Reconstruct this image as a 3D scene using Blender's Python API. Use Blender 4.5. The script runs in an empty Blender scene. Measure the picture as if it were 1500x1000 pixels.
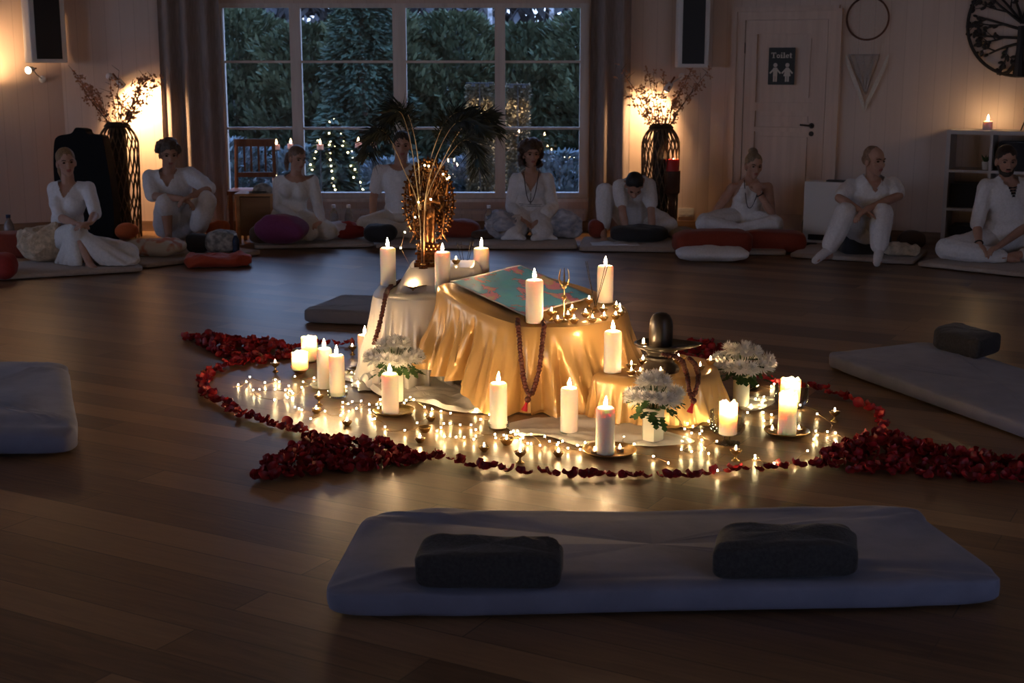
SKY = 9.5; EXPO = 0.0
import bpy, math, random
import numpy as np
from mathutils import Vector, Matrix, noise
random.seed(7)
R = random.Random(11)
sc = bpy.context.scene
col = sc.collection
# ------------------------------------------------------------------ camera model
FPX, HC = 2000.0, 1.6
PT = math.atan(403.0 / FPX)
cP, sP = math.cos(PT), math.sin(PT)
def ray(px, py):
    x, u = (px - 750) / FPX, (500 - py) / FPX
    return Vector((x, cP + u * sP, -sP + u * cP))
EYE = Vector((0, 0, HC))
def G(px, py, z=0.0):
    d = ray(px, py); return EYE + d * ((z - HC) / d.z)
def Y(px, py, y):
    d = ray(px, py); return EYE + d * (y / d.y)
def PL(px, py, p0, n):
    d = ray(px, py); return EYE + d * ((p0 - EYE).dot(n) / d.dot(n))
def mpp(p):                      # metres per photo pixel at a point
    return (p.y * cP - (p.z - HC) * sP) / FPX
cam_d = bpy.data.cameras.new('camera'); cam = bpy.data.objects.new('camera', cam_d); col.objects.link(cam)
cam.location = EYE; cam.rotation_euler = (math.pi / 2 - PT, 0, 0)
cam_d.sensor_width = 36; cam_d.lens = 36 * FPX / 1500; cam_d.clip_end = 200
cam_d.dof.use_dof = True; cam_d.dof.focus_distance = 6.5; cam_d.dof.aperture_fstop = 5.6
sc.camera = cam
# ------------------------------------------------------------------ materials
def lin(c):
    return tuple(((v / 255) / 12.92 if v / 255 <= .04045 else ((v / 255 + .055) / 1.055) ** 2.4) for v in c)
MATS = {}
def mat(name, color=(.8, .8, .8), rough=.6, metal=0, spec=.5, emit=None, estr=0, sss=0, sssr=(.02, .01, .006), trans=0, sheen=0, coat=0, aniso=0, ior=1.45):
    m = bpy.data.materials.new(name); m.use_nodes = True
    b = m.node_tree.nodes['Principled BSDF']
    I = b.inputs
    I['Base Color'].default_value = (*color, 1); I['Roughness'].default_value = rough; I['Metallic'].default_value = metal
    I['Specular IOR Level'].default_value = spec; I['IOR'].default_value = ior
    if emit: I['Emission Color'].default_value = (*emit, 1); I['Emission Strength'].default_value = estr
    if sss:
        I['Subsurface Weight'].default_value = sss; I['Subsurface Radius'].default_value = (1, .55, .3); I['Subsurface Scale'].default_value = sssr[0]
    if trans: I['Transmission Weight'].default_value = trans
    if sheen: I['Sheen Weight'].default_value = sheen; I['Sheen Roughness'].default_value = .4
    if coat: I['Coat Weight'].default_value = coat; I['Coat Roughness'].default_value = .15
    if aniso: I['Anisotropic'].default_value = aniso
    MATS[name] = m
    return m
def nt(m): return m.node_tree.nodes, m.node_tree.links, m.node_tree.nodes['Principled BSDF']
def mottle(m, c1, c2, scale=8, detail=5, stretch=(1, 1, 1), bump=0, bscale=None, coords='Object', lo=.35, hi=.65):
    N, L, b = nt(m)
    tc = N.new('ShaderNodeTexCoord'); mp = N.new('ShaderNodeMapping'); mp.inputs['Scale'].default_value = stretch
    L.new(tc.outputs[coords], mp.inputs['Vector'])
    n = N.new('ShaderNodeTexNoise'); n.inputs['Scale'].default_value = scale; n.inputs['Detail'].default_value = detail
    L.new(mp.outputs[0], n.inputs['Vector'])
    r = N.new('ShaderNodeValToRGB'); r.color_ramp.elements[0].position = lo; r.color_ramp.elements[1].position = hi
    r.color_ramp.elements[0].color = (*c1, 1); r.color_ramp.elements[1].color = (*c2, 1)
    L.new(n.outputs['Fac'], r.inputs[0]); L.new(r.outputs[0], b.inputs['Base Color'])
    if bump:
        n2 = N.new('ShaderNodeTexNoise'); n2.inputs['Scale'].default_value = bscale or scale; n2.inputs['Detail'].default_value = 4
        L.new(mp.outputs[0], n2.inputs['Vector'])
        bp = N.new('ShaderNodeBump'); bp.inputs['Strength'].default_value = bump; bp.inputs['Distance'].default_value = .01
        L.new(n2.outputs['Fac'], bp.inputs['Height']); L.new(bp.outputs[0], b.inputs['Normal'])
    return m
# ------------------------------------------------------------------ mesh builder
class MB:
    def __init__(s): s.v = []; s.f = []
    def add(s, v, f):
        o = len(s.v); s.v.extend([tuple(p) for p in v]); s.f.extend([tuple(i + o for i in q) for q in f]); return s
    def box(s, c, d, M=None):
        x, y, z = d[0] / 2, d[1] / 2, d[2] / 2
        vs = [Vector((a * x, b * y, e * z)) for a in (-1, 1) for b in (-1, 1) for e in (-1, 1)]
        if M is not None: vs = [M @ p for p in vs]
        vs = [p + Vector(c) for p in vs]
        return s.add(vs, [(0, 1, 3, 2), (4, 6, 7, 5), (0, 4, 5, 1), (2, 3, 7, 6), (0, 2, 6, 4), (1, 5, 7, 3)])
    def lathe(s, prof, n=20, c=(0, 0, 0), M=None):
        vs = []; fs = []; m = len(prof)
        for r, z in prof:
            for k in range(n):
                a = 2 * math.pi * k / n; p = Vector((r * math.cos(a), r * math.sin(a), z))
                if M is not None: p = M @ p
                vs.append(p + Vector(c))
        for i in range(m - 1):
            for k in range(n):
                k2 = (k + 1) % n; fs.append((i * n + k, i * n + k2, (i + 1) * n + k2, (i + 1) * n + k))
        if prof[0][0] > 1e-6: fs.append(tuple(range(n - 1, -1, -1)))
        if prof[-1][0] > 1e-6: fs.append(tuple((m - 1) * n + k for k in range(n)))
        return s.add(vs, fs)
    def tube(s, pts, r, n=6, closed=False):
        pts = [Vector(p) for p in pts]; m = len(pts)
        rs = r if isinstance(r, (list, tuple)) else [r] * m
        vs = []; fs = []; up = None
        for i in range(m):
            a = pts[(i - 1) % m] if (i > 0 or closed) else pts[i]; b = pts[(i + 1) % m] if (i < m - 1 or closed) else pts[i]
            t = (b - a)
            t = t.normalized() if t.length > 1e-9 else Vector((0, 0, 1))
            if up is None: up = t.orthogonal().normalized()
            up = (up - t * up.dot(t)); up = up.normalized() if up.length > 1e-6 else t.orthogonal().normalized()
            w = t.cross(up)
            for k in range(n):
                q = 2 * math.pi * k / n; vs.append(pts[i] + (up * math.cos(q) + w * math.sin(q)) * rs[i])
        for i in range(m if closed else m - 1):
            j = (i + 1) % m
            for k in range(n):
                k2 = (k + 1) % n; fs.append((i * n + k, i * n + k2, j * n + k2, j * n + k))
        if not closed: fs.append(tuple(range(n - 1, -1, -1))); fs.append(tuple((m - 1) * n + k for k in range(n)))
        return s.add(vs, fs)
    def ell(s, c, r, M=None, n=12, m=8, e1=1, e2=1):
        vs = []; fs = []; r = (r, r, r) if not hasattr(r, '__len__') else r
        sg = lambda x, e: math.copysign(abs(x) ** e, x)
        for i in range(m + 1):
            t = -math.pi / 2 + math.pi * i / m
            for k in range(n):
                a = 2 * math.pi * k / n
                p = Vector((r[0] * sg(math.cos(t), e1) * sg(math.cos(a), e2), r[1] * sg(math.cos(t), e1) * sg(math.sin(a), e2), r[2] * sg(math.sin(t), e1)))
                if M is not None: p = M @ p
                vs.append(p + Vector(c))
        for i in range(m):
            for k in range(n):
                k2 = (k + 1) % n; fs.append((i * n + k, i * n + k2, (i + 1) * n + k2, (i + 1) * n + k))
        return s.add(vs, fs)
    def cap(s, a, b, ra, rb, n=10):
        a, b = Vector(a), Vector(b); d = b - a; L = d.length
        if L < 1e-6: return s.ell(a, ra, n=n)
        M = d.to_track_quat('Z', 'Y').to_matrix(); pr = []
        for i in range(5):
            t = math.pi / 2 * i / 4; pr.append((max(ra * math.sin(t), 1e-7), -ra * math.cos(t)))
        for i in range(5):
            t = math.pi / 2 * i / 4; pr.append((max(rb * math.cos(t), 1e-7), L + rb * math.sin(t)))
        return s.lathe(pr, n, a, M)
    def chain(s, pts, rs, n=10):
        for i in range(len(pts) - 1): s.cap(pts[i], pts[i + 1], rs[i], rs[i + 1], n)
        return s
    def prism(s, outline, y0, y1, M=None, c=(0, 0, 0)):     # outline in x,z; thickness along y
        n = len(outline)
        vs = [Vector((x, y, z)) for y in (y0, y1) for x, z in outline]
        if M is not None: vs = [M @ p for p in vs]
        vs = [p + Vector(c) for p in vs]
        fs = [tuple(range(n - 1, -1, -1)), tuple(range(n, 2 * n))] + [(k, (k + 1) % n, n + (k + 1) % n, n + k) for k in range(n)]
        return s.add(vs, fs)
    def mesh(s, name):
        me = bpy.data.meshes.new(name); me.from_pydata(s.v, [], s.f); me.update(); return me
    def build(s, name, m, parent=None, smooth=True, loc=None, offset=None):
        if offset is not None:
            o = Vector(offset); s.v = [tuple(Vector(p) - o) for p in s.v]
        me = s.mesh(name)
        return link(me, name, m, parent, smooth, loc)
def setsmooth(me, smooth=True, ang=None):
    if smooth: me.polygons.foreach_set('use_smooth', [True] * len(me.polygons))
    me.update()
def link(me, name, m, parent=None, smooth=True, loc=None, sharp=math.radians(40)):
    setsmooth(me, smooth)
    if smooth and sharp:
        try: me.set_sharp_from_angle(angle=sharp)
        except Exception: pass
    for x in (m if isinstance(m, (list, tuple)) else [m]):
        me.materials.append(x)
    o = bpy.data.objects.new(name, me); col.objects.link(o)
    if parent is not None: o.parent = parent
    if loc is not None: o.location = loc
    return o
def tag(o, label=None, cat=None, group=None, kind=None):
    if label: o['label'] = label
    if cat: o['category'] = cat
    if group: o['group'] = group
    if kind: o['kind'] = kind
    return o
def thing(name, label, cat, loc=(0, 0, 0), rz=0, group=None):
    o = bpy.data.objects.new(name, None); col.objects.link(o); o.empty_display_size = .05
    o.location = loc; o.rotation_euler = (0, 0, rz)
    return tag(o, label, cat, group)
KIDS = {}
def copy_tree(o, parent=None):
    c = o.copy(); col.objects.link(c); c.parent = parent
    for ch in o.children: copy_tree(ch, c)
    return c
def dup(o, loc, rz=0, label=None, group=None, scale=None):
    c = copy_tree(o); c.location = loc; c.rotation_euler = (0, 0, rz)
    if label: c['label'] = label
    if group: c['group'] = group
    if scale: c.scale = (scale,) * 3 if not hasattr(scale, '__len__') else scale
    return c
def fresh(loc_mesh_v, amp, sc_, seed=0):
    pass
def wrinkle(mb, amp, freq, seed=0, zmin=None, aniso=(1, 1, 1)):
    out = []
    for p in mb.v:
        q = Vector((p[0] * aniso[0], p[1] * aniso[1], p[2] * aniso[2])) * freq + Vector((seed * 3.7, seed * 1.3, 0))
        d = noise.noise_vector(q) * amp
        v = Vector(p) + d
        if zmin is not None and v.z < zmin: v.z = zmin
        out.append(tuple(v))
    mb.v = out; return mb
WS = bpy.data.scenes.new('workshop')
def remesh(mb, name, voxel, m, parent=None, it=4, offset=None, amp=0, freq=20, seed=0, cut=None, fac=.5, matfn=None, zs=.4):
    if offset is not None: mb.v = [tuple(Vector(p) - Vector(offset)) for p in mb.v]
    me = mb.mesh('tmp'); o = bpy.data.objects.new('tmp', me); WS.collection.objects.link(o)
    r = o.modifiers.new('r', 'REMESH'); r.mode = 'VOXEL'; r.voxel_size = voxel; r.adaptivity = 0
    if it:
        s_ = o.modifiers.new('s', 'SMOOTH'); s_.iterations = it; s_.factor = fac
    WS.view_layers[0].update(); dg = WS.view_layers[0].depsgraph
    nm = bpy.data.meshes.new_from_object(o.evaluated_get(dg)); nm.name = name
    bpy.data.objects.remove(o); bpy.data.meshes.remove(me)
    if amp:
        off = Vector((seed * 5.1, seed * 2.3, seed))
        vs_ = [(v.co.copy(), v.normal.copy()) for v in nm.vertices]; out = []
        for c_, n_ in vs_: out.extend(c_ + n_ * (noise.noise(Vector((c_.x, c_.y, c_.z * zs)) * freq + off) + .45 * noise.noise(Vector((c_.x + .3 * c_.z, c_.y, c_.z * zs * .8)) * freq * 2.1 + off)) * amp)
        nm.vertices.foreach_set('co', out)
        nm.update()
    if cut:
        import bmesh
        bm = bmesh.new(); bm.from_mesh(nm)
        de = [f for f in bm.faces if cut(f.calc_center_median())]
        bmesh.ops.delete(bm, geom=de, context='FACES'); bm.to_mesh(nm); bm.free()
    nm.materials.clear()
    ob = link(nm, name, m, parent, True, None, None)
    if matfn:
        for p in nm.polygons:
            k = matfn(p.center)
            if k: p.material_index = k
    return ob
# ------------------------------------------------------------------ materials of the place
def wood_floor():
    m = mat('oak_floor', (.2, .13, .08), .34); N, L, b = nt(m)
    tc = N.new('ShaderNodeTexCoord'); mp = N.new('ShaderNodeMapping'); mp.inputs['Rotation'].default_value = (0, 0, math.radians(29))
    L.new(tc.outputs['Object'], mp.inputs['Vector'])
    br = N.new('ShaderNodeTexBrick'); br.offset = .37; br.inputs['Scale'].default_value = 1
    br.inputs['Brick Width'].default_value = 1.9; br.inputs['Row Height'].default_value = .165; br.inputs['Mortar Size'].default_value = .0022
    br.inputs['Color1'].default_value = (0, 0, 0, 1); br.inputs['Color2'].default_value = (1, 1, 1, 1); br.inputs['Mortar'].default_value = (.5, .5, .5, 1)
    L.new(mp.outputs[0], br.inputs['Vector'])
    g = N.new('ShaderNodeMapping'); g.inputs['Scale'].default_value = (1.2, 14, 1); L.new(mp.outputs[0], g.inputs['Vector'])
    n = N.new('ShaderNodeTexNoise'); n.inputs['Scale'].default_value = 2.2; n.inputs['Detail'].default_value = 8; n.inputs['Roughness'].default_value = .62; n.inputs['Distortion'].default_value = 1.1; L.new(g.outputs[0], n.inputs['Vector'])
    mx = N.new('ShaderNodeMix'); mx.data_type = 'FLOAT'; mx.inputs[0].default_value = .42
    L.new(n.outputs['Fac'], mx.inputs[2]); L.new(br.outputs['Color'], mx.inputs[3])
    r = N.new('ShaderNodeValToRGB'); e = r.color_ramp.elements
    e[0].position = .25; e[0].color = (.095, .052, .03, 1); e[1].position = .75; e[1].color = (.33, .195, .105, 1)
    L.new(mx.outputs[0], r.inputs[0])
    dk = N.new('ShaderNodeMix'); dk.data_type = 'RGBA'; dk.inputs[7].default_value = (.085, .052, .033, 1)
    L.new(br.outputs['Fac'], dk.inputs[0]); L.new(r.outputs[0], dk.inputs[6]); L.new(dk.outputs[2], b.inputs['Base Color'])
    rr = N.new('ShaderNodeMapRange'); rr.inputs[3].default_value = .30; rr.inputs[4].default_value = .40; L.new(n.outputs['Fac'], rr.inputs[0]); L.new(rr.outputs[0], b.inputs['Roughness'])
    bp = N.new('ShaderNodeBump'); bp.inputs['Strength'].default_value = .12; bp.inputs['Distance'].default_value = .004
    L.new(n.outputs['Fac'], bp.inputs['Height']); L.new(bp.outputs[0], b.inputs['Normal'])
    b.inputs['Specular IOR Level'].default_value = .40
    return m
def boards(name, c1, c2, w=.14, groove=.022, rough=.6):
    m = mat(name, c1, rough); N, L, b = nt(m)
    tc = N.new('ShaderNodeTexCoord'); sx = N.new('ShaderNodeSeparateXYZ'); L.new(tc.outputs['Object'], sx.inputs[0])
    dv = N.new('ShaderNodeMath'); dv.operation = 'DIVIDE'; dv.inputs[1].default_value = w; L.new(sx.outputs[0], dv.inputs[0])
    fr = N.new('ShaderNodeMath'); fr.operation = 'FRACT'; L.new(dv.outputs[0], fr.inputs[0])
    lt = N.new('ShaderNodeMath'); lt.operation = 'LESS_THAN'; lt.inputs[1].default_value = groove; L.new(fr.outputs[0], lt.inputs[0])
    fl = N.new('ShaderNodeMath'); fl.operation = 'FLOOR'; L.new(dv.outputs[0], fl.inputs[0])
    wn = N.new('ShaderNodeTexWhiteNoise'); wn.noise_dimensions = '1D'; L.new(fl.outputs[0], wn.inputs['W'])
    mp = N.new('ShaderNodeMapping'); mp.inputs['Scale'].default_value = (16, 16, 1.2); L.new(tc.outputs['Object'], mp.inputs['Vector'])
    n = N.new('ShaderNodeTexNoise'); n.inputs['Scale'].default_value = 1.5; n.inputs['Detail'].default_value = 6; n.inputs['Distortion'].default_value = .8; L.new(mp.outputs[0], n.inputs['Vector'])
    mx = N.new('ShaderNodeMix'); mx.data_type = 'FLOAT'; mx.inputs[0].default_value = .35; L.new(n.outputs['Fac'], mx.inputs[2]); L.new(wn.outputs['Value'], mx.inputs[3])
    r = N.new('ShaderNodeMix'); r.data_type = 'RGBA'; r.inputs[6].default_value = (*c1, 1); r.inputs[7].default_value = (*c2, 1); L.new(mx.outputs[0], r.inputs[0])
    dk = N.new('ShaderNodeMix'); dk.data_type = 'RGBA'; dk.inputs[7].default_value = (c1[0] * .80, c1[1] * .77, c1[2] * .74, 1)
    L.new(lt.outputs[0], dk.inputs[0]); L.new(r.outputs[2], dk.inputs[6]); L.new(dk.outputs[2], b.inputs['Base Color'])
    bp = N.new('ShaderNodeBump'); bp.invert = True; bp.inputs['Strength'].default_value = .25; bp.inputs['Distance'].default_value = .006
    L.new(lt.outputs[0], bp.inputs['Height']); L.new(bp.outputs[0], b.inputs['Normal'])
    return m
M_floor = wood_floor()
M_wall = boards('whitewashed_boards', (.60, .465, .385), (.71, .565, .475))
M_wainscot = boards('white_wainscot', (.60, .53, .50), (.68, .61, .57), .1, .06)
M_ceil = mat('ceiling_paint', (.55, .5, .46), .8)
M_trim = mottle(mat('white_painted_wood', (.7, .63, .58), .5), (.64, .56, .51), (.74, .66, .6), 3, 4, (8, 8, .6))
M_door = mottle(mat('washed_pine_door', (.66, .5, .4), .5), (.62, .47, .38), (.70, .54, .44), 2.2, 6, (9, 9, .5))
M_base = mottle(mat('oak_baseboard', (.25, .15, .09), .5), (.2, .12, .07), (.3, .19, .12), 3, 4, (.5, 8, 8))
M_glassp = bpy.data.materials.new('window_glass'); M_glassp.use_nodes = True
_n, _l = M_glassp.node_tree.nodes, M_glassp.node_tree.links
_n.remove(_n['Principled BSDF']); _t = _n.new('ShaderNodeBsdfTransparent'); _t.inputs[0].default_value = (.93, .96, .96, 1)
_g = _n.new('ShaderNodeBsdfGlossy'); _g.inputs['Roughness'].default_value = .01; _fr = _n.new('ShaderNodeFresnel'); _fr.inputs[0].default_value = 1.6
_mx = _n.new('ShaderNodeMixShader'); _l.new(_fr.outputs[0], _mx.inputs[0]); _l.new(_t.outputs[0], _mx.inputs[1]); _l.new(_g.outputs[0], _mx.inputs[2])
_l.new(_mx.outputs[0], _n['Material Output'].inputs[0])
M_glass = bpy.data.materials.new('clear_glass'); M_glass.use_nodes = True
_n, _l = M_glass.node_tree.nodes, M_glass.node_tree.links
_n.remove(_n['Principled BSDF']); _t = _n.new('ShaderNodeBsdfTransparent'); _t.inputs[0].default_value = (.95, .96, .94, 1)
_g = _n.new('ShaderNodeBsdfGlossy'); _g.inputs['Roughness'].default_value = .05; _lw = _n.new('ShaderNodeLayerWeight'); _lw.inputs[0].default_value = .2
_mx = _n.new('ShaderNodeMixShader'); _mm = _n.new('ShaderNodeMath'); _mm.operation = 'MULTIPLY'; _mm.inputs[1].default_value = .7; _l.new(_lw.outputs['Fresnel'], _mm.inputs[0]); _l.new(_mm.outputs[0], _mx.inputs[0]); _l.new(_t.outputs[0], _mx.inputs[1]); _l.new(_g.outputs[0], _mx.inputs[2])
_l.new(_mx.outputs[0], _n['Material Output'].inputs[0])
M_curt = mottle(mat('taupe_curtain', (.3, .24, .22), .9, sheen=.2), (.25, .20, .185), (.33, .27, .25), 30, 3, (3, 3, .3), .15, 60)
M_black = mat('black_plastic', (.012, .012, .013), .5)
M_case = mat('case_black', (.008, .008, .009), .85, 0, .2)
M_iron = mat('black_iron', (.02, .016, .014), .55, .3)
M_white = mat('white_plastic', (.75, .74, .73), .45)
M_steel = mat('steel', (.6, .6, .6), .3, 1)
M_skin = mottle(mat('skin', (.5, .28, .2), .55, sss=.1, sssr=(.01,)), (.45, .25, .175), (.52, .30, .215), 14, 3)
M_lip = mat('lips', (.38, .13, .11), .5)
M_eyew = mat('eyes', (.05, .03, .02), .2)
M_brow = mat('brows', (.06, .035, .025), .9)
def cloth(name, c, sc_=60, var=.06, rough=.9, bump=.06):
    return mottle(mat(name, c, rough, sheen=.15), tuple(x * (1 - var) for x in c), tuple(min(1, x * (1 + var)) for x in c), sc_, 4, (1, 1, 1), bump, sc_ * 2)
M_wcot = cloth('white_cotton', (.74, .72, .72)); M_wlin = cloth('white_linen', (.70, .67, .64)); M_cream = cloth('cream_cotton', (.66, .60, .52))
M_mat = cloth('beige_mat', (.42, .34, .28), 40); M_bed = cloth('grey_blue_sheet', (.195, .198, .275), 9, .08, .85, .12)
M_char = cloth('charcoal_wool', (.045, .042, .042), 90, .2, .95, .3); M_orange = cloth('orange_cloth', (.5, .11, .03)); M_red = cloth('red_cloth', (.3, .03, .025))
M_maroon = cloth('maroon_bolster', (.25, .04, .02)); M_purple = cloth('purple_cushion', (.2, .04, .12)); M_dark = cloth('dark_cloth', (.03, .03, .032)); M_brown = cloth('brown_cloth', (.1, .06, .04))
M_greyb = mottle(mat('grey_patterned', (.3, .3, .3), .9), (.16, .17, .17), (.48, .47, .44), 22, 2); M_blanket = mottle(mat('grey_blue_blanket', (.4, .42, .48), .9), (.28, .31, .4), (.58, .58, .62), 12, 3, (1, 1, 2))
M_floral = mottle(mat('floral_print', (.6, .5, .4), .9), (.5, .2, .12), (.62, .55, .44), 11, 1, lo=.38, hi=.5)
M_wool = cloth('cream_fleece', (.6, .47, .33), 25, .2, 1, 1); M_pinkw = cloth('pinkish_white', (.66, .56, .55))
M_hair = {k: mottle(mat('hair_' + k, c, .55), tuple(x * .7 for x in c), tuple(x * 1.3 for x in c), 40, 3, (3, 3, 1)) for k, c in dict(brown=(.06, .032, .02), dark=(.03, .018, .012), black=(.008, .007, .008), blond=(.26, .15, .07), grey=(.09, .065, .05), fair=(.2, .15, .1), ash=(.24, .15, .10), light=(.15, .09, .06)).items()}
M_gold = mottle(mat('gilt_bronze', (.5, .25, .1), .34, 1), (.07, .03, .013), (.27, .12, .048), 70, 3)
M_brass = mottle(mat('brass', (.62, .40, .16), .3, 1), (.42, .25, .09), (.72, .49, .22), 25, 3)
M_silver = mat('silvery_metal', (.55, .5, .42), .3, 1)
M_wax = mat('cream_wax', (.90, .79, .70), .5, sss=.55, sssr=(.03,))
M_waxhot = mat('burnt_down_wax', (.95, .84, .76), .5, sss=1, sssr=(.06,))
M_tl = mat('tea_light_wax', (.85, .76, .6), .4, sss=.5, sssr=(.015,))
M_wick = mat('wick', (.02, .015, .01), .9)
def emitter(name, c, s):
    m = mat(name, c, .5, emit=c, estr=s); return m
M_flame = emitter("candle_flame", (1, .63, .30), 380)
M_flames = emitter("tea_light_flame", (1, .60, .27), 330)
M_bulb = emitter("fairy_bulb", (1, .76, .35), 130)
M_lens = emitter("lamp_lens", (1, .62, .30), 160)
def satin(name, c, c2, metal_=.2):
    m = mat(name, c, .28, metal_, .8, aniso=.4)
    mottle(m, c2, c, 3, 2); return m
M_gsat = satin('gold_satin', (.86, .54, .21), (.78, .46, .16), .32); M_wsat = satin('white_satin', (.95, .88, .79), (.90, .82, .72), .0)
M_stone = mat('black_stone', (.014, .010, .008), .36, 0, .45)
M_bead = mottle(mat('dark_red_seed_beads', (.09, .016, .01), .5), (.05, .009, .006), (.12, .022, .013), 120, 3); M_tassel = mat('red_silk', (.6, .02, .04), .7)
M_petal = mottle(mat('rose_petal', (.3, .008, .016), .5), (.16, .004, .008), (.42, .012, .018), 16, 2)
M_petal.node_tree.nodes['Principled BSDF'].inputs['Subsurface Weight'].default_value = 0
M_leaf = mottle(mat('dark_leaf', (.03, .08, .02), .5), (.02, .055, .012), (.06, .12, .03), 20, 3); M_flow = mat('white_petals', (.93, .91, .88), .6)
_n, _l, _b = nt(M_flow); _t = _n.new('ShaderNodeBsdfTranslucent'); _t.inputs[0].default_value = (.95, .92, .86, 1); _mx = _n.new('ShaderNodeMixShader'); _mx.inputs[0].default_value = .25
_l.new(_b.outputs[0], _mx.inputs[1]); _l.new(_t.outputs[0], _mx.inputs[2]); _l.new(_mx.outputs[0], _n['Material Output'].inputs[0])
M_vase = mat('white_ceramic', (.78, .72, .6), .25, sss=.3, sssr=(.02,)); M_wick2 = mottle(mat('dark_wicker', (.03, .02, .012), .7), (.02, .013, .009), (.05, .035, .02), 30, 3); M_lat = mottle(mat('tan_wicker', (.12, .075, .045), .7), (.08, .05, .03), (.16, .105, .065), 30, 3)
M_twig = mat('twig', (.07, .04, .025), .8); M_blos = mat('pale_blossom', (.5, .27, .17), .8); M_rust = mottle(mat('rusty_wood', (.12, .05, .03), .8), (.07, .03, .02), (.17, .08, .05), 8, 4, (1, 1, .3))
M_chair = mottle(mat('brown_wood', (.2, .08, .035), .45), (.15, .055, .025), (.26, .11, .05), 3, 5, (6, 6, .6))
M_feather = mottle(mat('peacock_feather', (.008, .012, .008), .6), (.004, .007, .005), (.013, .018, .01), 30, 2); M_quill = mat('feather_quill', (.5, .36, .2), .5); M_eyesp = mat('feather_eye', (.01, .03, .05), .3)
M_shelf = mat('grey_shelf', (.55, .5, .47), .55); M_plastic = mat('clear_bottle', (.75, .8, .85), .12, trans=.75); M_blue = mat('blue_bottle', (.015, .03, .07), .3, .4); M_label = mat('blue_label', (.03, .08, .2), .5)
M_paper = mat('paper', (.72, .72, .74), .8); M_redwax = mat('red_wax', (.5, .02, .015), .4, sss=.5, sssr=(.03,))
M_quartz = mottle(mat('rose_quartz', (.62, .36, .26), .35, sss=.5, sssr=(.03,)), (.5, .26, .18), (.7, .45, .33), 12, 4)
M_thuja = mottle(mat('thuja', (.05, .08, .05), .85), (.035, .055, .028), (.12, .145, .075), 1.2, 6); M_spruce = mottle(mat('spruce', (.03, .06, .055), .85), (.022, .042, .026), (.05, .078, .045), 3, 4); M_bark = mat('bark', (.12, .09, .07), .9)
M_ground = mottle(mat('lawn_dusk', (.08, .09, .08), .95), (.06, .075, .05), (.13, .13, .12), 2, 4); M_stonegr = mottle(mat('grey_gravel_wall', (.2, .21, .23), .9), (.15, .16, .18), (.25, .26, .28), 8, 5)
M_copper = mat('copper_wire', (.5, .33, .18), .4, 1)
# ------------------------------------------------------------------ room shell
YB = 13.5; ZC = 3.1; ANG = math.radians(26)
CR = Vector((1.937, YB, 0)); CL = Vector((-4.37, YB, 0)); SIDE = 6.3
ER = CR + Vector((math.cos(ANG), -math.sin(ANG), 0)) * SIDE; EL = CL + Vector((-math.cos(ANG), -math.sin(ANG), 0)) * SIDE
NB = Vector((0, -1, 0)); NR = Vector((-math.sin(ANG), -math.cos(ANG), 0)); NL = Vector((math.sin(ANG), -math.cos(ANG), 0))
def BW(px, py, off=0): return Y(px, py, YB - off)
def RW(px, py, off=0): return PL(px, py, CR + NR * off, NR)
def LW(px, py, off=0): return PL(px, py, CL + NL * off, NL)
fl = MB().add([(-11.1, -1.7, 0), (9, -1.7, 0), (9, 13.62, 0), (-11.1, 13.62, 0)], [(0, 1, 2, 3)])
fl.add([(-11.1, -1.7, -.1), (9, -1.7, -.1), (9, 13.62, -.1), (-11.1, 13.62, -.1)], [(3, 2, 1, 0)])
tag(fl.build('floor', M_floor, None, False), kind='structure')
ce = MB().box((-1, 6, ZC + .05), (21, 15.4, .1)); tag(ce.build('ceiling', M_ceil, None, False), kind='structure')
X0, X1 = BW(318, 150).x, BW(862, 150).x      # window opening
Z0, Z1 = BW(590, 291).z, BW(590, 5).z
T = .12
wb = MB()
def wseg(xa, xb, za, zb): wb.box(((xa + xb) / 2, YB + T / 2, (za + zb) / 2), (xb - xa, T, zb - za))
wseg(CL.x - .05, X0, 0, ZC); wseg(X1, CR.x + .05, 0, ZC); wseg(X0, X1, Z1, ZC)
wseg(X0, X1, 0, Z0)
tag(wb.build('wall_back', M_wall, None, False), kind='structure')
def sidewall(name, c, ang, length):
    b = MB().box((length / 2, T / 2, ZC / 2), (length, T, ZC)); o = b.build(name, M_wall, None, False)
    o.location = c; o.rotation_euler = (0, 0, ang); return tag(o, kind='structure')
sidewall('wall_right', CR, -ANG, SIDE)
sidewall('wall_left', EL, ANG, SIDE)
# further room sides, out of frame, with window openings toward the dusk
def openwall(name, a, b, hole=1):
    a, b = Vector(a), Vector(b); d = b - a; Ln = d.length; m = MB()
    w0, w1 = (Ln * .22, Ln * .78) if hole else (Ln * .5, Ln * .5001)
    for xa, xb, za, zb in ((0, w0, 0, ZC), (w1, Ln, 0, ZC), (w0, w1, 0, .8), (w0, w1, 2.1, ZC)):
        m.box(((xa + xb) / 2, 0, (za + zb) / 2), (xb - xa, T, zb - za))
    o = m.build(name, M_wall, None, False); o.location = a; o.rotation_euler = (0, 0, math.atan2(d.y, d.x)); return tag(o, kind='structure')
openwall('wall_east', ER, (8.6, 5.2, 0), 0); openwall('wall_west', (-11, 5.2, 0), EL)
openwall('wall_southeast', (8.6, 5.2, 0), (7, -1.6, 0), 0); openwall('wall_southwest', (-9, -1.6, 0), (-11, 5.2, 0))
openwall('wall_south', (7, -1.6, 0), (2.0, -1.6, 0))
_w = MB().box((-3.5, -1.66, ZC / 2), (11, T, ZC)).build('wall_rear', M_wall, None, False); tag(_w, kind='structure')
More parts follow.
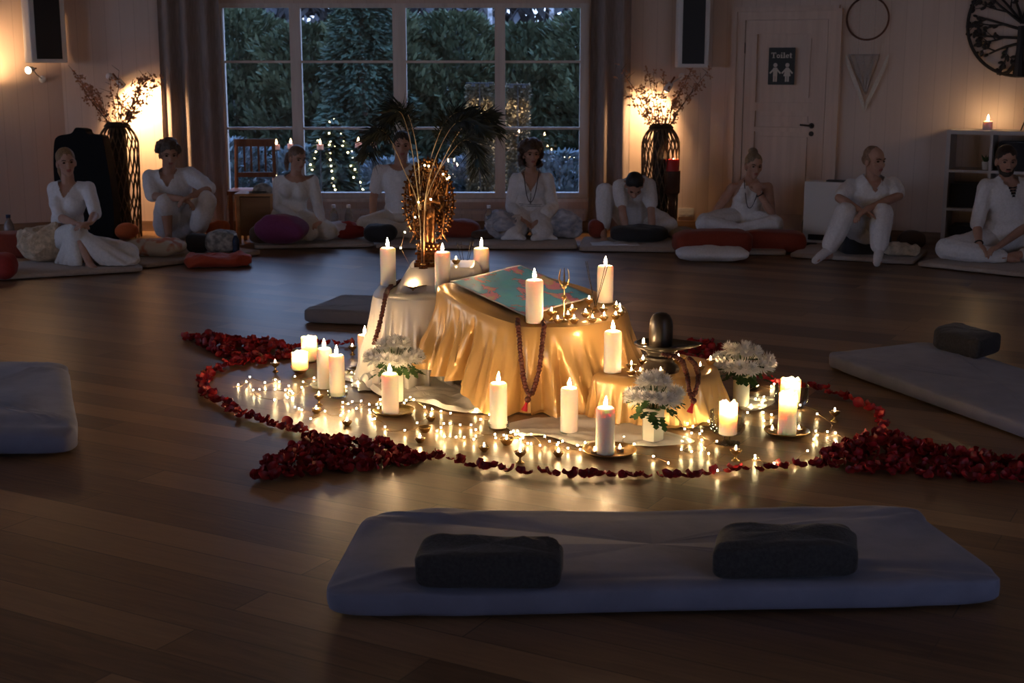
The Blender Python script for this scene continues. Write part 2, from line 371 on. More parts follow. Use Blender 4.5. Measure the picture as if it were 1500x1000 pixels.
# baseboards
for nm, a, b, n in (('baseboard_back', CL, CR, NB), ('baseboard_right', CR, ER, NR), ('baseboard_left', EL, CL, NL)):
    d = b - a; o = MB().box((d.length / 2, 0, .05), (d.length, .02, .1)).build(nm, M_base, None, False)
    o.location = a + n * .011; o.rotation_euler = (0, 0, math.atan2(d.y, d.x)); tag(o, kind='structure')
# wainscot under the window + rail
wr = MB().box(((X0 + X1) / 2, YB - .012, (.1 + Z0 - .16) / 2 + .03), (X1 - X0 - .02, .02, Z0 - .2)); tag(wr.build('trim_1', M_wainscot, None, False), kind='structure')
wr = MB().box(((X0 + X1) / 2, YB - .02, Z0 - .13), (X1 - X0, .035, .035)); tag(wr.build('trim_2', M_trim, None, False), kind='structure')
# window
win = thing('window_1', None, None, ((X0 + X1) / 2, YB, Z0)); tag(win, kind='structure')
wo = win.location
fr = MB(); fw = .085
def bar(mb, xa, xb, za, zb, y0=-.03, y1=.08):
    mb.box(((xa + xb) / 2 - wo.x, (y0 + y1) / 2, (za + zb) / 2 - wo.z), (xb - xa, y1 - y0, zb - za))
bar(fr, X0, X0 + fw, Z0, Z1); bar(fr, X1 - fw, X1, Z0, Z1); bar(fr, X0 + fw, X1 - fw, Z1 - .04, Z1); bar(fr, X0 + fw, X1 - fw, Z0, Z0 + .06)
fr.build('window_frame', M_trim, win, False)
bx = lambda px: BW(px, 150).x; bz = lambda py: BW(590, py).z
mid = [(bx(577), bx(596)), (bx(428), bx(443)), (bx(725), bx(740))]
for a, b in mid:
    q = MB(); bar(q, a, b, Z0 + .06, Z1 - .04); q.build('mullion', M_trim, win, False)
edges = [X0 + fw, mid[1][0], mid[1][1], mid[0][0], mid[0][1], mid[2][0], mid[2][1], X1 - fw]
for i in range(4):
    a, b = edges[2 * i], edges[2 * i + 1]
    q = MB()
    for py in (90.5, 188): bar(q, a, b, bz(py + 1.8), bz(py - 1.8), .0, .05)
    q.build('muntin', M_trim, win, False)
    q = MB(); bar(q, a, b, Z0 + .06, Z1 - .04, .022, .026); q.build('pane', M_glassp, win, False)
q = MB(); q.box(((X0 + X1) / 2 - wo.x, -.05, -.005), (X1 - X0 + .06, .13, .03)); q.build('window_sill', M_trim, win, False)
# curtains
def curtain(name, px0, px1, label, seed):
    xa, xb = BW(px0, 200, .15).x, BW(px1, 200, .15).x; n = 120; nz = 14; r = random.Random(seed); v = []; f = []
    ph = [r.uniform(0, 6.28) for _ in range(3)]
    W = xb - xa; th = thing(name, label, 'curtain', ((xa + xb) / 2, YB - .17, .03)); 
    for i in range(nz + 1):
        z = (ZC - .12) * i / nz
        for k in range(n + 1):
            u = k / n; fold = .045 * math.sin(2 * math.pi * u * W / .17 + ph[0] + .4 * math.sin(u * 7 + ph[1])) + .02 * math.sin(2 * math.pi * u * W / .31 + ph[2])
            sp = 1 + .05 * (1 - z / ZC)
            v.append(((u - .5) * W * sp, fold, z))
    for i in range(nz):
        for k in range(n):
            a = i * (n + 1) + k; f.append((a, a + 1, a + n + 2, a + n + 1))
    MB().add(v, f).build('curtain_fabric', M_curt, th)
    rod = MB().tube([(-W / 2 - .1, 0, ZC - .1), (W / 2 + .1, 0, ZC - .1)], .012); rod.build('curtain_rod', M_iron, th)
    return th
curtain('curtain', 241, 329, 'taupe floor-length curtain at the left side of the window', 1)
curtain('curtain', 864, 922, 'taupe floor-length curtain at the right side of the window beside the writing man', 2)
# ------------------------------------------------------------------ door
dx = Vector((math.cos(ANG), -math.sin(ANG), 0))
pA, pB = RW(1088, 200), RW(1208, 200); dw = (pB - pA).length; dtop = RW(1148, 29).z
door = thing('door_1', None, None, pA, -ANG); tag(door, kind='structure'); pz = pA.z
door.location.z = 0
f_ = MB(); c = .095
for xa, xb, za, zb in ((-c, 0, 0, dtop + c), (dw, dw + c, 0, dtop + c), (0, dw, dtop, dtop + c)): f_.box(((xa + xb) / 2, -.02, (za + zb) / 2), (xb - xa, .04, zb - za))
for xa, xb, za, zb in ((-c - .03, -c + .02, 0, dtop + c), (dw + c - .02, dw + c + .03, 0, dtop + c), (-c, dw + c, dtop + c - .02, dtop + c + .03)): f_.box(((xa + xb) / 2, -.03, (za + zb) / 2), (xb - xa, .06, zb - za))
f_.build('door_frame', M_door, door, False)
lf = MB(); rz = lambda py: RW(1148, py).z
st = .12
rails = [(0.0, .2), (rz(193), rz(168)), (rz(163), rz(150)), (dtop - .13, dtop - .008)]
lf.box((dw / 2, .004, dtop / 2), (dw - .012, .012, dtop - .01))
for xa, xb in ((.006, st), (dw - st, dw - .006)): lf.box(((xa + xb) / 2, -.014, dtop / 2), (xb - xa, .034, dtop - .012))
for za, zb in ((.0, .2), (rz(193), rz(186)), (rz(163), rz(150)), (dtop - .13, dtop - .006)): lf.box((dw / 2, -.014, (za + zb) / 2), (dw - 2 * st, .033, zb - za))
ps = [.2, rz(193), rz(186), rz(163), rz(150), dtop - .13]
for i in range(0, 6, 2):
    za, zb = ps[i], ps[i + 1]; e = .045
    lf.box((dw / 2, -.008, (za + zb) / 2), (dw - 2 * st - 2 * e, .014, zb - za - 2 * e))
lf.build('door_leaf', M_door, door, False)
hp = RW(1190, 184); hl = (hp - pA).dot(dx)
h = MB(); ry = Matrix.Rotation(math.pi / 2, 3, 'X')
h.lathe([(.026, 0), (.026, .012)], 16, (hl, -.022, hp.z), ry); h.tube([(hl, -.03, hp.z), (hl, -.07, hp.z), (hl - .1, -.075, hp.z + .008)], .009, 8)
h.lathe([(.024, 0), (.024, .01)], 16, (hl, -.022, hp.z - .075), ry)
h.build('door_handle', M_iron, door)
h = MB()
for py in (70,): h.tube([(-.002, -.03, rz(py) - .05), (-.002, -.03, rz(py) + .05)], .009, 8)
h.tube([(-.002, -.03, .3), (-.002, -.03, .4)], .009, 8); h.build('hinge', M_iron, door)
# toilet sign
s0, s1 = RW(1124, 124), RW(1164, 70); sw = (RW(1163, 97) - RW(1125, 97)).length; sh = s1.z - s0.z
sg = thing('toilet_sign', 'black toilet sign with two white figures on the pine door', 'sign', RW(1144, 124, .045), -ANG)
MB().box((0, -.005, sh / 2), (sw, .01, sh)).build('sign_board', mat('sign_black', (.012, .014, .013), .5), sg, False)
M_sgw = mat('sign_white', (.62, .55, .48), .6); L = MB()
u = sw / 10.5; zb = sh * .72; y0, y1 = -.0125, -.0095
def rect(xa, xb, za, zb_): L.box(((xa + xb) / 2, -.011, (za + zb_) / 2), (abs(xb - xa), .003, abs(zb_ - za)))
def ringz(cx, cz, r1, r2, a0=0, a1=360):
    n = 16
    for i in range(n):
        t0, t1 = math.radians(a0 + (a1 - a0) * i / n), math.radians(a0 + (a1 - a0) * (i + 1) / n)
        q = [(cx + r2 * math.cos(t0), cz + r2 * math.sin(t0)), (cx + r2 * math.cos(t1), cz + r2 * math.sin(t1)), (cx + r1 * math.cos(t1), cz + r1 * math.sin(t1)), (cx + r1 * math.cos(t0), cz + r1 * math.sin(t0))]
        L.prism(q, -.0125, -.0095)
X = -sw * .4; hC = sh * .15; xh = hC * .66; s_ = u * .34
rect(X, X + 1.9 * u, zb + hC - s_ * .8, zb + hC); rect(X, X + s_ * .6, zb + hC - 2 * s_, zb + hC); rect(X + 1.9 * u - s_ * .6, X + 1.9 * u, zb + hC - 2 * s_, zb + hC)
rect(X + .95 * u - s_ * .7, X + .95 * u + s_ * .7, zb, zb + hC); rect(X + .4 * u, X + 1.5 * u, zb, zb + s_ * .6)
cx = X + 2.85 * u; ringz(cx, zb + xh / 2, xh / 2 - s_, xh / 2)
cx = X + 4.2 * u; rect(cx - s_ * .7, cx + s_ * .7, zb, zb + xh); rect(cx - s_ * 1.5, cx, zb + xh - s_ * .6, zb + xh); rect(cx - s_ * 1.5, cx + s_ * 1.5, zb, zb + s_ * .6); rect(cx - s_ * .7, cx + s_ * .7, zb + hC * .82, zb + hC)
cx = X + 5.2 * u; rect(cx - s_ * .7, cx + s_ * .7, zb, zb + hC); rect(cx - s_ * 1.4, cx, zb + hC - s_ * .6, zb + hC); rect(cx - s_ * 1.5, cx + s_ * 1.5, zb, zb + s_ * .6)
cx = X + 6.5 * u; ringz(cx, zb + xh / 2, xh / 2 - s_, xh / 2, 0, 320); rect(cx - xh / 2 + s_ * .5, cx + xh / 2, zb + xh / 2 - s_ * .3, zb + xh / 2 + s_ * .3)
cx = X + 7.8 * u; rect(cx - s_ * .7, cx + s_ * .7, zb, zb + hC * .9); rect(cx - s_ * 1.7, cx + s_ * 1.7, zb + xh - s_ * .5, zb + xh + s_ * .2); rect(cx, cx + s_ * 1.8, zb, zb + s_ * .7)
L.build('lettering', M_sgw, sg, False)
for nm, cx, girl in (('man_symbol', -sw * .23, 0), ('woman_symbol', sw * .23, 1)):
    L = MB(); h = sh * .5; b0 = sh * .08
    ringz(cx, b0 + h * .9, 0, h * .115)
    if girl: L.prism([(cx - h * .09, b0 + h * .76), (cx + h * .09, b0 + h * .76), (cx + h * .2, b0 + h * .3), (cx - h * .2, b0 + h * .3)], -.0125, -.0095)
    else: L.prism([(cx - h * .12, b0 + h * .76), (cx + h * .12, b0 + h * .76), (cx + h * .12, b0 + h * .3), (cx - h * .12, b0 + h * .3)], -.0125, -.0095)
    for s in (-1, 1):
        L.prism([(cx + s * h * .05, b0 + h * .78), (cx + s * h * .33, b0 + h * .48), (cx + s * h * .27, b0 + h * .42), (cx + s * h * .03, b0 + h * .66)], -.0125, -.0095)
        L.prism([(cx + s * h * .015, b0 + h * .32), (cx + s * h * .11, b0 + h * .32), (cx + s * h * .11, b0), (cx + s * h * .015, b0)], -.0125, -.0095)
    L.build(nm, M_sgw, sg, False)
# ------------------------------------------------------------------ draped cloths
def smooth_loop(pts, n=160):
    m = len(pts); out = []
    seg = n // m
    for i in range(m):
        p0, p1, p2, p3 = [Vector(pts[(i + k - 1) % m]) for k in range(4)]
        for j in range(seg):
            t = j / seg
            out.append(.5 * ((2 * p1) + (-p0 + p2) * t + (2 * p0 - 5 * p1 + 4 * p2 - p3) * t * t + (-p0 + 3 * p1 - 3 * p2 + p3) * t ** 3))
    return out
def drape(name, label, cat, outline, ztop, zbot, m, seed, amp=.05, flare=.10, pleats=26, puddle=None, group=None, rows=26):
    """outline: plan points (x, y); ztop(x, y): height of the covered top; zbot(i): hem height as a function of the fraction round the loop"""
    r = random.Random(seed)
    loop = smooth_loop([Vector((x, y, 0)) for x, y in outline], 320); n = len(loop)
    c = sum(loop, Vector()) / n
    nor = []
    for i in range(n):
        t = (loop[(i + 2) % n] - loop[i - 2]); q = Vector((t.y, -t.x, 0)).normalized()
        if q.dot(loop[i] - c) < 0: q = -q
        nor.append(q)
    # irregular pleats: sum of ridges of varied width, each wandering sideways as it falls
    pl = [((q + r.uniform(.1, .9)) / pleats, r.uniform(.0035, .0095), r.choice((-1, 1, 1)) * r.uniform(.35, 1), r.uniform(-.014, .014), r.uniform(.0, .2)) for q in range(pleats)]
    def fold(u, v):
        s = 0
        for p, w, a, dr, st in pl:
            if v < st: continue
            k = (v - st) / (1 - st)
            d = (u - p - dr * k + .5) % 1 - .5
            ww = w * (.5 + .9 * k); s += a * math.exp(-(d / ww) ** 2) * min(1, k * 1.6)
        return s
    v = []; f = []
    NI = 16
    for k in range(1, NI + 1):
        s = k / NI
        for i in range(n):
            p = c + (loop[i] - c) * s; z = ztop(p.x, p.y) - (.012 * max(0, s - .93) / .07)
            v.append((p.x, p.y, z + .0015 * noise.noise(Vector((p.x * 9, p.y * 9, seed)))))
    cz = ztop(c.x, c.y); ci = len(v); v.append((c.x, c.y, cz))
    for i in range(n): f.append((ci, i, (i + 1) % n))
    for k in range(NI - 1):
        for i in range(n):
            j = (i + 1) % n; f.append((k * n + i, (k + 1) * n + i, (k + 1) * n + j, k * n + j))
    base = (NI - 1) * n
    last = base
    for row in range(1, rows + 1):
        q = row / rows
        for i in range(n):
            u = i / n; p = loop[i]; zt = ztop(p.x, p.y) - .012; zb = zbot(u, p)
            pd = puddle(u, p) if puddle else 0
            if pd > 0:
                qq = min(1, q / .8); ext = max(0, (q - .8) / .2)
            else: qq, ext = q, 0
            z = zt + (zb - zt) * (qq ** 1.05)
            out = (flare(p) if callable(flare) else flare) * qq ** 1.3 + amp * fold(u, qq) * (.15 + .85 * qq) + .008 * math.sin(min(1, qq * 8) * math.pi / 2)
            out += ext * pd
            z += .025 * ext * max(0, noise.noise(Vector((p.x * 11 + seed, p.y * 11, ext * 2)))) * 2
            hem = .012 * noise.noise(Vector((p.x * 6, p.y * 6, seed + 4))) * q if zb > .02 else 0
            w = p + nor[i] * out; v.append((w.x, w.y, max(.004, z + hem)))
        cur = len(v) - n
        for i in range(n):
            j = (i + 1) % n; f.append((last + i, cur + i, cur + j, last + j))
        last = cur
    me = MB().add(v, f); o = me.build(name, m, None, True, (c.x, c.y, 0), (c.x, c.y, 0))
    return tag(o, label, cat, group)
def sstep(a, b, x):
    t = max(0, min(1, (x - a) / (b - a))); return t * t * (3 - 2 * t)
# main table under gold satin; a wedge under the cloth raises the map
ZM = .41
mapL, mapB, mapR = Vector((-.31, 6.72, .545)), Vector((.065, 6.37, .432)), Vector((.42, 6.96, .428)); mapT = mapL + mapR - mapB
mn = (mapB - mapL).cross(mapT - mapL).normalized(); mn = mn if mn.z > 0 else -mn
def top_gold(x, y):
    # plane under the sheet, fading to the flat table top away from the raised left edge
    zp = mapL.z - ((x - mapL.x) * mn.x + (y - mapL.y) * mn.y) / mn.z - .014
    a = (Vector((x, y, 0)) - Vector((mapL.x, mapL.y, 0))).dot(Vector((mapB.x - mapL.x, mapB.y - mapL.y, 0)).normalized()) / .5
    w = sstep(-.5, -.05, a + .12)
    z = max(ZM, min(zp, .545)) if a < 1.02 else ZM
    return ZM + (z - ZM) * (1 if a > -.05 else sstep(-.45, -.05, a))
out_gold = [(-.36, 6.69), (-.25, 6.50), (-.10, 6.37), (.09, 6.31), (.316, 6.325), (.49, 6.50), (.575, 6.74), (.55, 6.98), (.44, 7.2), (.1, 7.3), (-.2, 7.22), (-.36, 6.98)]
gold = drape('satin_cloth', 'gold satin cloth draped in deep folds over the main altar table with the map', 'cloth', out_gold, top_gold,
    lambda u, p: .006 + .12 * sstep(.0, -.2, p.x), M_gsat, 3, .10, lambda p: .10 - .09 * sstep(-.1, -.3, p.x), 52, lambda u, p: .05 if p.x > .1 and p.y < 6.6 else 0)
# white satin over the taller side table with a covered riser box
ZW = .455
def top_white(x, y):
    k = min(sstep(-.62, -.52, x), 1 - sstep(-.2, -.12, x), sstep(6.93, 6.99, y), 1 - sstep(7.28, 7.36, y))
    return ZW + .125 * k
out_white = [(-.70, 6.88), (-.60, 6.80), (-.45, 6.79), (-.30, 6.85), (-.13, 7.16), (-.10, 7.42), (-.25, 7.48), (-.5, 7.46), (-.68, 7.38), (-.72, 7.12)]
drape('satin_cloth', 'white satin cloth over the taller side table carrying the gilded statue', 'cloth', out_white, top_white,
    lambda u, p: .006, M_wsat, 8, .06, .045, 34, lambda u, p: .22 if p.y < 7.0 and p.x > -.55 else (.1 if p.y < 7.1 else 0))
# low table at the right under gold satin
ZL = .215
out_low = [(.38, 6.16), (.45, 6.06), (.62, 6.02), (.80, 6.03), (.93, 6.12), (.97, 6.32), (.93, 6.50), (.80, 6.56), (.69, 6.47), (.60, 6.30), (.48, 6.24)]
drape('satin_cloth', 'pale gold satin cloth over the low table under the black stone lingam', 'cloth', out_low, lambda x, y: ZL,
    lambda u, p: .006, M_gsat, 15, .045, .04, 34, lambda u, p: .05 if p.y < 6.2 else 0, rows=20)
def floorcloth(name, label, pts, m, seed, h=.012, fq=.7):
    loop = smooth_loop([G(x, y) for x, y in pts], 96); n = len(loop); c = sum(loop, Vector()) / n; v = []; f = []
    K = 14
    for k in range(1, K + 1):
        s = k / K
        for p in loop:
            q = c + (p - c) * s
            z = .004 + (h * (abs(noise.noise(Vector((q.x * 7 * fq, q.y * 12 * fq, seed)))) + .35 * abs(noise.noise(Vector((q.x * 19 * fq, q.y * 25 * fq, seed))))) * 1.6) * (1 if k < K else .25)
            v.append((q.x, q.y, z))
    v.append((c.x, c.y, .012)); ci = len(v) - 1
    for i in range(n): f.append((ci, i, (i + 1) % n))
    for k in range(K - 1):
        for i in range(n):
            j = (i + 1) % n; f.append((k * n + i, (k + 1) * n + i, (k + 1) * n + j, k * n + j))
    return tag(MB().add(v, f).build(name, m, None, True, (c.x, c.y, 0), (c.x, c.y, 0)), label, 'cloth')
floorcloth('satin_sheet', 'white satin sheet spread on the floor in front of the gold cloth', [(745, 622), (800, 612), (870, 614), (920, 622), (1000, 640), (1015, 650), (960, 655), (900, 652), (850, 655), (800, 640), (760, 640)], M_wsat, 2, .022)
floorcloth('satin_sheet', 'white satin sheet crumpled on the floor under the left flower vase', [(513, 543), (530, 560), (552, 580), (585, 588), (615, 590), (650, 602), (690, 607), (735, 604), (740, 590), (690, 572), (630, 560), (560, 552), (530, 540)], M_wsat, 5, .05, .5)
floorcloth('satin_sheet', 'small white satin corner on the floor beside the right flower vase', [(1085, 600), (1110, 602), (1135, 590), (1128, 582), (1105, 582), (1085, 585)], M_wsat, 9)
# ------------------------------------------------------------------ the map
sheet = thing('world_map', 'teal paper map with pink land and white border on the raised altar', 'map', (mapL + mapR) / 2)
mc = sheet.location; v = []; f = []; NN = 24
for s in range(NN + 1):
    for t in range(NN + 1):
        a, b = s / NN, t / NN
        p = mapL + (mapB - mapL) * a + (mapT - mapL) * b + mn * (.006 + .006 * noise.noise(Vector((a * 3, b * 3, 1))))
        if a > .9 and b < .1: p.z += 0
        v.append(tuple(p - mc))
for s in range(NN):
    for t in range(NN):
        i = s * (NN + 1) + t; f.append((i, i + 1, i + NN + 2, i + NN + 1))
def mapmat():
    m = mat('map_print', (.1, .4, .45), .55); N, L, b = nt(m)
    uv = N.new('ShaderNodeUVMap'); uv.uv_map = 'uv'
    n = N.new('ShaderNodeTexNoise'); n.inputs['Scale'].default_value = 3.4; n.inputs['Detail'].default_value = 9; n.inputs['Roughness'].default_value = .62; n.inputs['Distortion'].default_value = .5; L.new(uv.outputs[0], n.inputs['Vector'])
    r = N.new('ShaderNodeValToRGB'); e = r.color_ramp.elements; r.color_ramp.interpolation = 'CONSTANT'
    e[0].position = 0; e[0].color = (.12, .42, .72, 1); e[1].position = .505; e[1].color = (.10, .10, .12, 1)
    x = e.new(.515); x.color = (.62, .25, .42, 1); x = e.new(.575); x.color = (.58, .42, .28, 1); x = e.new(.62); x.color = (.5, .5, .36, 1)
    L.new(n.outputs['Fac'], r.inputs[0])
    n2 = N.new('ShaderNodeTexNoise'); n2.inputs['Scale'].default_value = 8; L.new(uv.outputs[0], n2.inputs['Vector'])
    mx = N.new('ShaderNodeMix'); mx.data_type = 'RGBA'; mx.blend_type = 'SOFT_LIGHT'; mx.inputs[0].default_value = .4; L.new(r.outputs[0], mx.inputs[6]); L.new(n2.outputs['Color'], mx.inputs[7])
    sx = N.new('ShaderNodeSeparateXYZ'); L.new(uv.outputs[0], sx.inputs[0]); last = None
    for o_ in ('X', 'Y'):
        a = N.new('ShaderNodeMath'); a.operation = 'SUBTRACT'; a.inputs[1].default_value = .5; L.new(sx.outputs[o_], a.inputs[0])
        b_ = N.new('ShaderNodeMath'); b_.operation = 'ABSOLUTE'; L.new(a.outputs[0], b_.inputs[0])
        c_ = N.new('ShaderNodeMath'); c_.operation = 'GREATER_THAN'; c_.inputs[1].default_value = .478; L.new(b_.outputs[0], c_.inputs[0])
        if last is None: last = c_
        else:
            d = N.new('ShaderNodeMath'); d.operation = 'MAXIMUM'; L.new(last.outputs[0], d.inputs[0]); L.new(c_.outputs[0], d.inputs[1]); last = d
    bw = N.new('ShaderNodeMix'); bw.data_type = 'RGBA'; bw.inputs[7].default_value = (.68, .66, .64, 1); L.new(last.outputs[0], bw.inputs[0]); L.new(mx.outputs[2], bw.inputs[6]); L.new(bw.outputs[2], b.inputs['Base Color'])
    return m
mo = MB().add(v, f).build('map_sheet', mapmat(), sheet)
uvl = mo.data.uv_layers.new(name='uv')
for lp in mo.data.loops:
    i = lp.vertex_index; uvl.data[lp.index].uv = ((i // (NN + 1)) / NN, (i % (NN + 1)) / NN)
so = mo.modifiers.new('s', 'SOLIDIFY'); so.thickness = .002
# ------------------------------------------------------------------ candles
def flame_mb(h, w, z0=0, lean=(0, 0)):
    pr = [(1e-6, 0), (.32, .05), (.46, .18), (.5, .32), (.42, .5), (.27, .7), (.12, .88), (1e-6, 1)]
    m = MB().lathe([(r * w, z * h + z0) for r, z in pr], 8)
    m.v = [(x + lean[0] * ((z - z0) / h) ** 2, y + lean[1] * ((z - z0) / h) ** 2, z) for x, y, z in m.v]
    return m
FN = [0]
def candle(label, base, r, h, burnt=False, group='white pillar candles'):
    t = thing('pillar_candle', label, 'candle', base, R.uniform(0, 6), group)
    FN[0] += 1
    if not burnt:
        prof = [(r * .97, 0), (r, .004)] + [(r, h * k / 6) for k in range(1, 6)] + [(r, h - .012), (r * .95, h - .004), (r * .8, h), (r * .55, h - .003), (r * .25, h - .006), (1e-6, h - .007)]
        w = MB().lathe(prof, 28); wrinkle(w, .0012, 30, FN[0], 0)
        w.build('wax_body', M_wax, t)
        MB().tube([(0, 0, h - .01), (.0005, 0, h + .004), (.002, 0, h + .012)], .0014, 5).build('wick', M_wick, t)
        hh = R.uniform(.040, .052); flame_mb(hh, .0165 + R.uniform(0, .003), h + .004, (R.uniform(-.003, .003), 0)).build('flame', M_flame, t)
    else:
        d = min(.055, h * .6)
        m = MB(); n = 28; prof = [(r * .97, 0), (r, .004), (r, h * .5), (r, h - .012), (r * 1.03, h), (r * .9, h + .003), (r * .82, h - .01), (r * .75, h - d * .7), (r * .4, h - d), (1e-6, h - d - .002)]
        m.lathe(prof, n); out = []
        for p in m.v:
            a = math.atan2(p[1], p[0]); q = max(0, (p[2] - h + .02) / .02)
            dz = (.010 * noise.noise(Vector((math.cos(a) * 2, math.sin(a) * 2, FN[0] * 3))) + .006 * noise.noise(Vector((math.cos(a) * 6, math.sin(a) * 6, FN[0])))) * q
            out.append((p[0], p[1], p[2] + dz))
        m.v = out; m.build('wax_body', M_waxhot, t)
        MB().tube([(0, 0, h - d - .005), (0, 0, h - d + .012)], .0014, 5).build('wick', M_wick, t)
        flame_mb(.05, .018, h - d + .004).build('flame', M_flame, t)
    return t
def px_candle(label, px, pyb, pyt, w, z=0, burnt=False):
    p = G(px, pyb, z); k = mpp(p); r = w * k / 2; p = p + Vector((0, r * .9, 0)); return candle(label, p, r, (pyb - pyt) * k / math.cos(.22) , burnt)
FL = 'on the floor'
px_candle('burnt-down pillar candle with a flared glowing rim, farthest left at the back', 452, 530, 496, 23, .006, True)
px_candle('short burnt-down pillar candle sitting in the bronze bowl at the left', 438, 543, 518, 24, .026, True)
px_candle('tall pillar candle on a pale plate, left one of the close pair on the left', 475, 570, 512, 22, .008)
px_candle('tall pillar candle in a glass dish, right one of the close pair on the left', 493, 581, 522, 23, .008)
px_candle('pillar candle half hidden behind the left white flowers', 534, 542, 492, 21, 0)
px_candle('tall pillar candle standing on the brass plate in front of the left flower vase', 571, 608, 549, 25, .008)
px_candle('tall pillar candle in a small glass dish before the hanging front mala', 730, 628, 563, 26, .012)
px_candle('tall pillar candle on the white satin sheet before the gold cloth', 834, 634, 570, 26, .014)
px_candle('tall pillar candle on the brass plate nearest the camera, between tea lights', 887, 667, 599, 28, .008)
px_candle('burnt-down pillar candle glowing inside the footed glass bowl', 1068, 638, 593, 27, .055, True)
px_candle('burnt-down pillar candle glowing inside the glass bowl behind the right plate', 1160, 592, 558, 29, .02, True)
px_candle('tall pillar candle with a glowing top on the right brass plate', 1155, 640, 578, 27, .008, True)
px_candle('pillar candle on the low gold table left of the black lingam', 898, 547, 487, 26, ZL + .002)
px_candle('tall pillar candle on the front edge of the main table before the map', 783, 474, 412, 26, ZM + .002)
px_candle('pillar candle at the back right corner of the main table', 887, 444, 391, 24, ZM + .008)
px_candle('pillar candle on the left edge of the white satin table', 568, 419, 365, 23, ZW + .012)
px_candle('pillar candle in front of the gilded statue on the white satin table', 648, 430, 371, 23, ZW + .002)
px_candle('pillar candle behind the map to the right of the statue', 705, 412, 365, 23, ZW + .002)
# ------------------------------------------------------------------ plates, bowls, cups
def lathe_thing(name, label, cat, prof, m, p, n=28, group=None):
    return tag(MB().lathe(prof, n).build(name, m, None, True, p), label, cat, group)
def plate(label, px, py, wpx, m=M_brass, name='plate', z=0.001):
    p = G(px, py, z); r = wpx * mpp(p) / 2
    return lathe_thing(name, label, 'plate', [(1e-6, .002), (r * .8, .002), (r * .88, .006), (r, .016), (r * .99, .0185), (r * .86, .0085), (r * .78, .005), (1e-6, .005)], m, p, 40)
plate('brass plate on the floor in front of the left flower vase, with one candle', 577, 605, 62)
plate('wide brass plate nearest the camera, with a candle and tea lights', 893, 663, 80)
plate('brass plate on the right, with a glowing candle and tea lights', 1152, 635, 67)
plate('small pale plate with raised rim on the floor at the left under a pillar candle', 471, 567, 34, M_vase)
lathe_thing('bronze_bowl', 'bronze bowl on the floor at the left under a short candle', 'bowl', [(1e-6, 0), (.022, 0), (.03, .006), (.045, .026), (.050, .04), (.0475, .04), (.04, .026), (1e-6, .02)], M_brass, G(438, 548, 0) + Vector((0, .03, 0)))
def glassdish(label, px, py, w, h, z=.001):
    p = G(px, py, z); k = mpp(p); r = w * k / 2; p.y += r * .8
    return lathe_thing('glass_dish', label, 'dish', [(1e-6, 0), (r * .8, 0), (r * .95, .008), (r, h), (r * .95, h), (r * .88, .01), (r * .7, .006), (1e-6, .006)], M_glass, p)
glassdish('low glass dish on the floor at the left under the right candle of the pair', 493, 584, 31, .03); glassdish('low glass dish holding the candle before the front mala', 730, 631, 33, .03); glassdish('low glass dish under the flared candle at the back left', 452, 532, 27, .018)
def glassbowl(label, px, pyb, w, hb, foot):
    p = G(px, pyb, .001); k = mpp(p); r = w * k / 2; p.y += r * .5; t = thing('glass_bowl', label, 'bowl', p)
    if foot: MB().lathe([(1e-6, 0), (r * .72, 0), (r * .72, .004), (r * .2, .009), (r * .16, .014), (r * .16, foot - .006), (r * .3, foot)], 32).build('foot', M_glass, t)
    MB().lathe([(1e-6, foot), (r * .75, foot), (r * .97, foot + .02), (r, foot + .04), (r, foot + hb), (r * .96, foot + hb), (r * .95, foot + .04), (r * .7, foot + .012), (1e-6, foot + .01)], 36).build('bowl_wall', M_glass, t)
    return t
glassbowl('footed clear glass bowl with a glowing candle at the front right', 1067, 652, 53, .095, .045)
glassbowl('clear glass bowl without a foot around the back right candle', 1161, 598, 50, .095, .008)
def tealight_mb(): return None
def tealight_proto():
    t = thing('tea_light', 'x', 'tea light', (0, 0, -5)); r = .0165
    MB().lathe([(r * .96, 0), (r, .002), (r, .014), (r * .97, .0145), (r * .96, .013)], 16).build('metal_cup', M_silver, t)
    MB().lathe([(1e-6, .002), (r * .95, .002), (r * .95, .0125), (r * .6, .0118), (1e-6, .0116)], 16).build('wax_body', M_tl, t)
    MB().tube([(0, 0, .01), (0, 0, .0185)], .001, 5).build('wick', M_wick, t)
    flame_mb(.017, .0080, .0145).build('flame', M_flames, t)
    return t
TL = tealight_proto(); TLused = [False]
def tea(loc, label):
    if not TLused[0]:
        TLused[0] = True; TL.location = loc; TL['label'] = label; TL['group'] = 'lit tea lights'; return TL
    return dup(TL, loc, R.uniform(0, 6), label, 'lit tea lights', R.uniform(.92, 1.08))
cup_mb = MB().lathe([(1e-6, 0), (.011, 0), (.013, .003), (.019, .010), (.0235, .019), (.0235, .022), (.0215, .0215), (.017, .011), (1e-6, .008)], 24)
gob_mb = MB().lathe([(1e-6, 0), (.017, 0), (.017, .002), (.009, .008), (.0045, .014), (.0065, .019), (.0045, .023), (.009, .027), (.020, .036), (.0255, .047), (.0255, .050), (.0235, .0495), (.018, .038), (1e-6, .034)], 24)
cup_me, gob_me = cup_mb.mesh('tea_light_cup'), gob_mb.mesh('tea_light_goblet')
for me in (cup_me, gob_me): setsmooth(me); me.materials.append(M_brass)
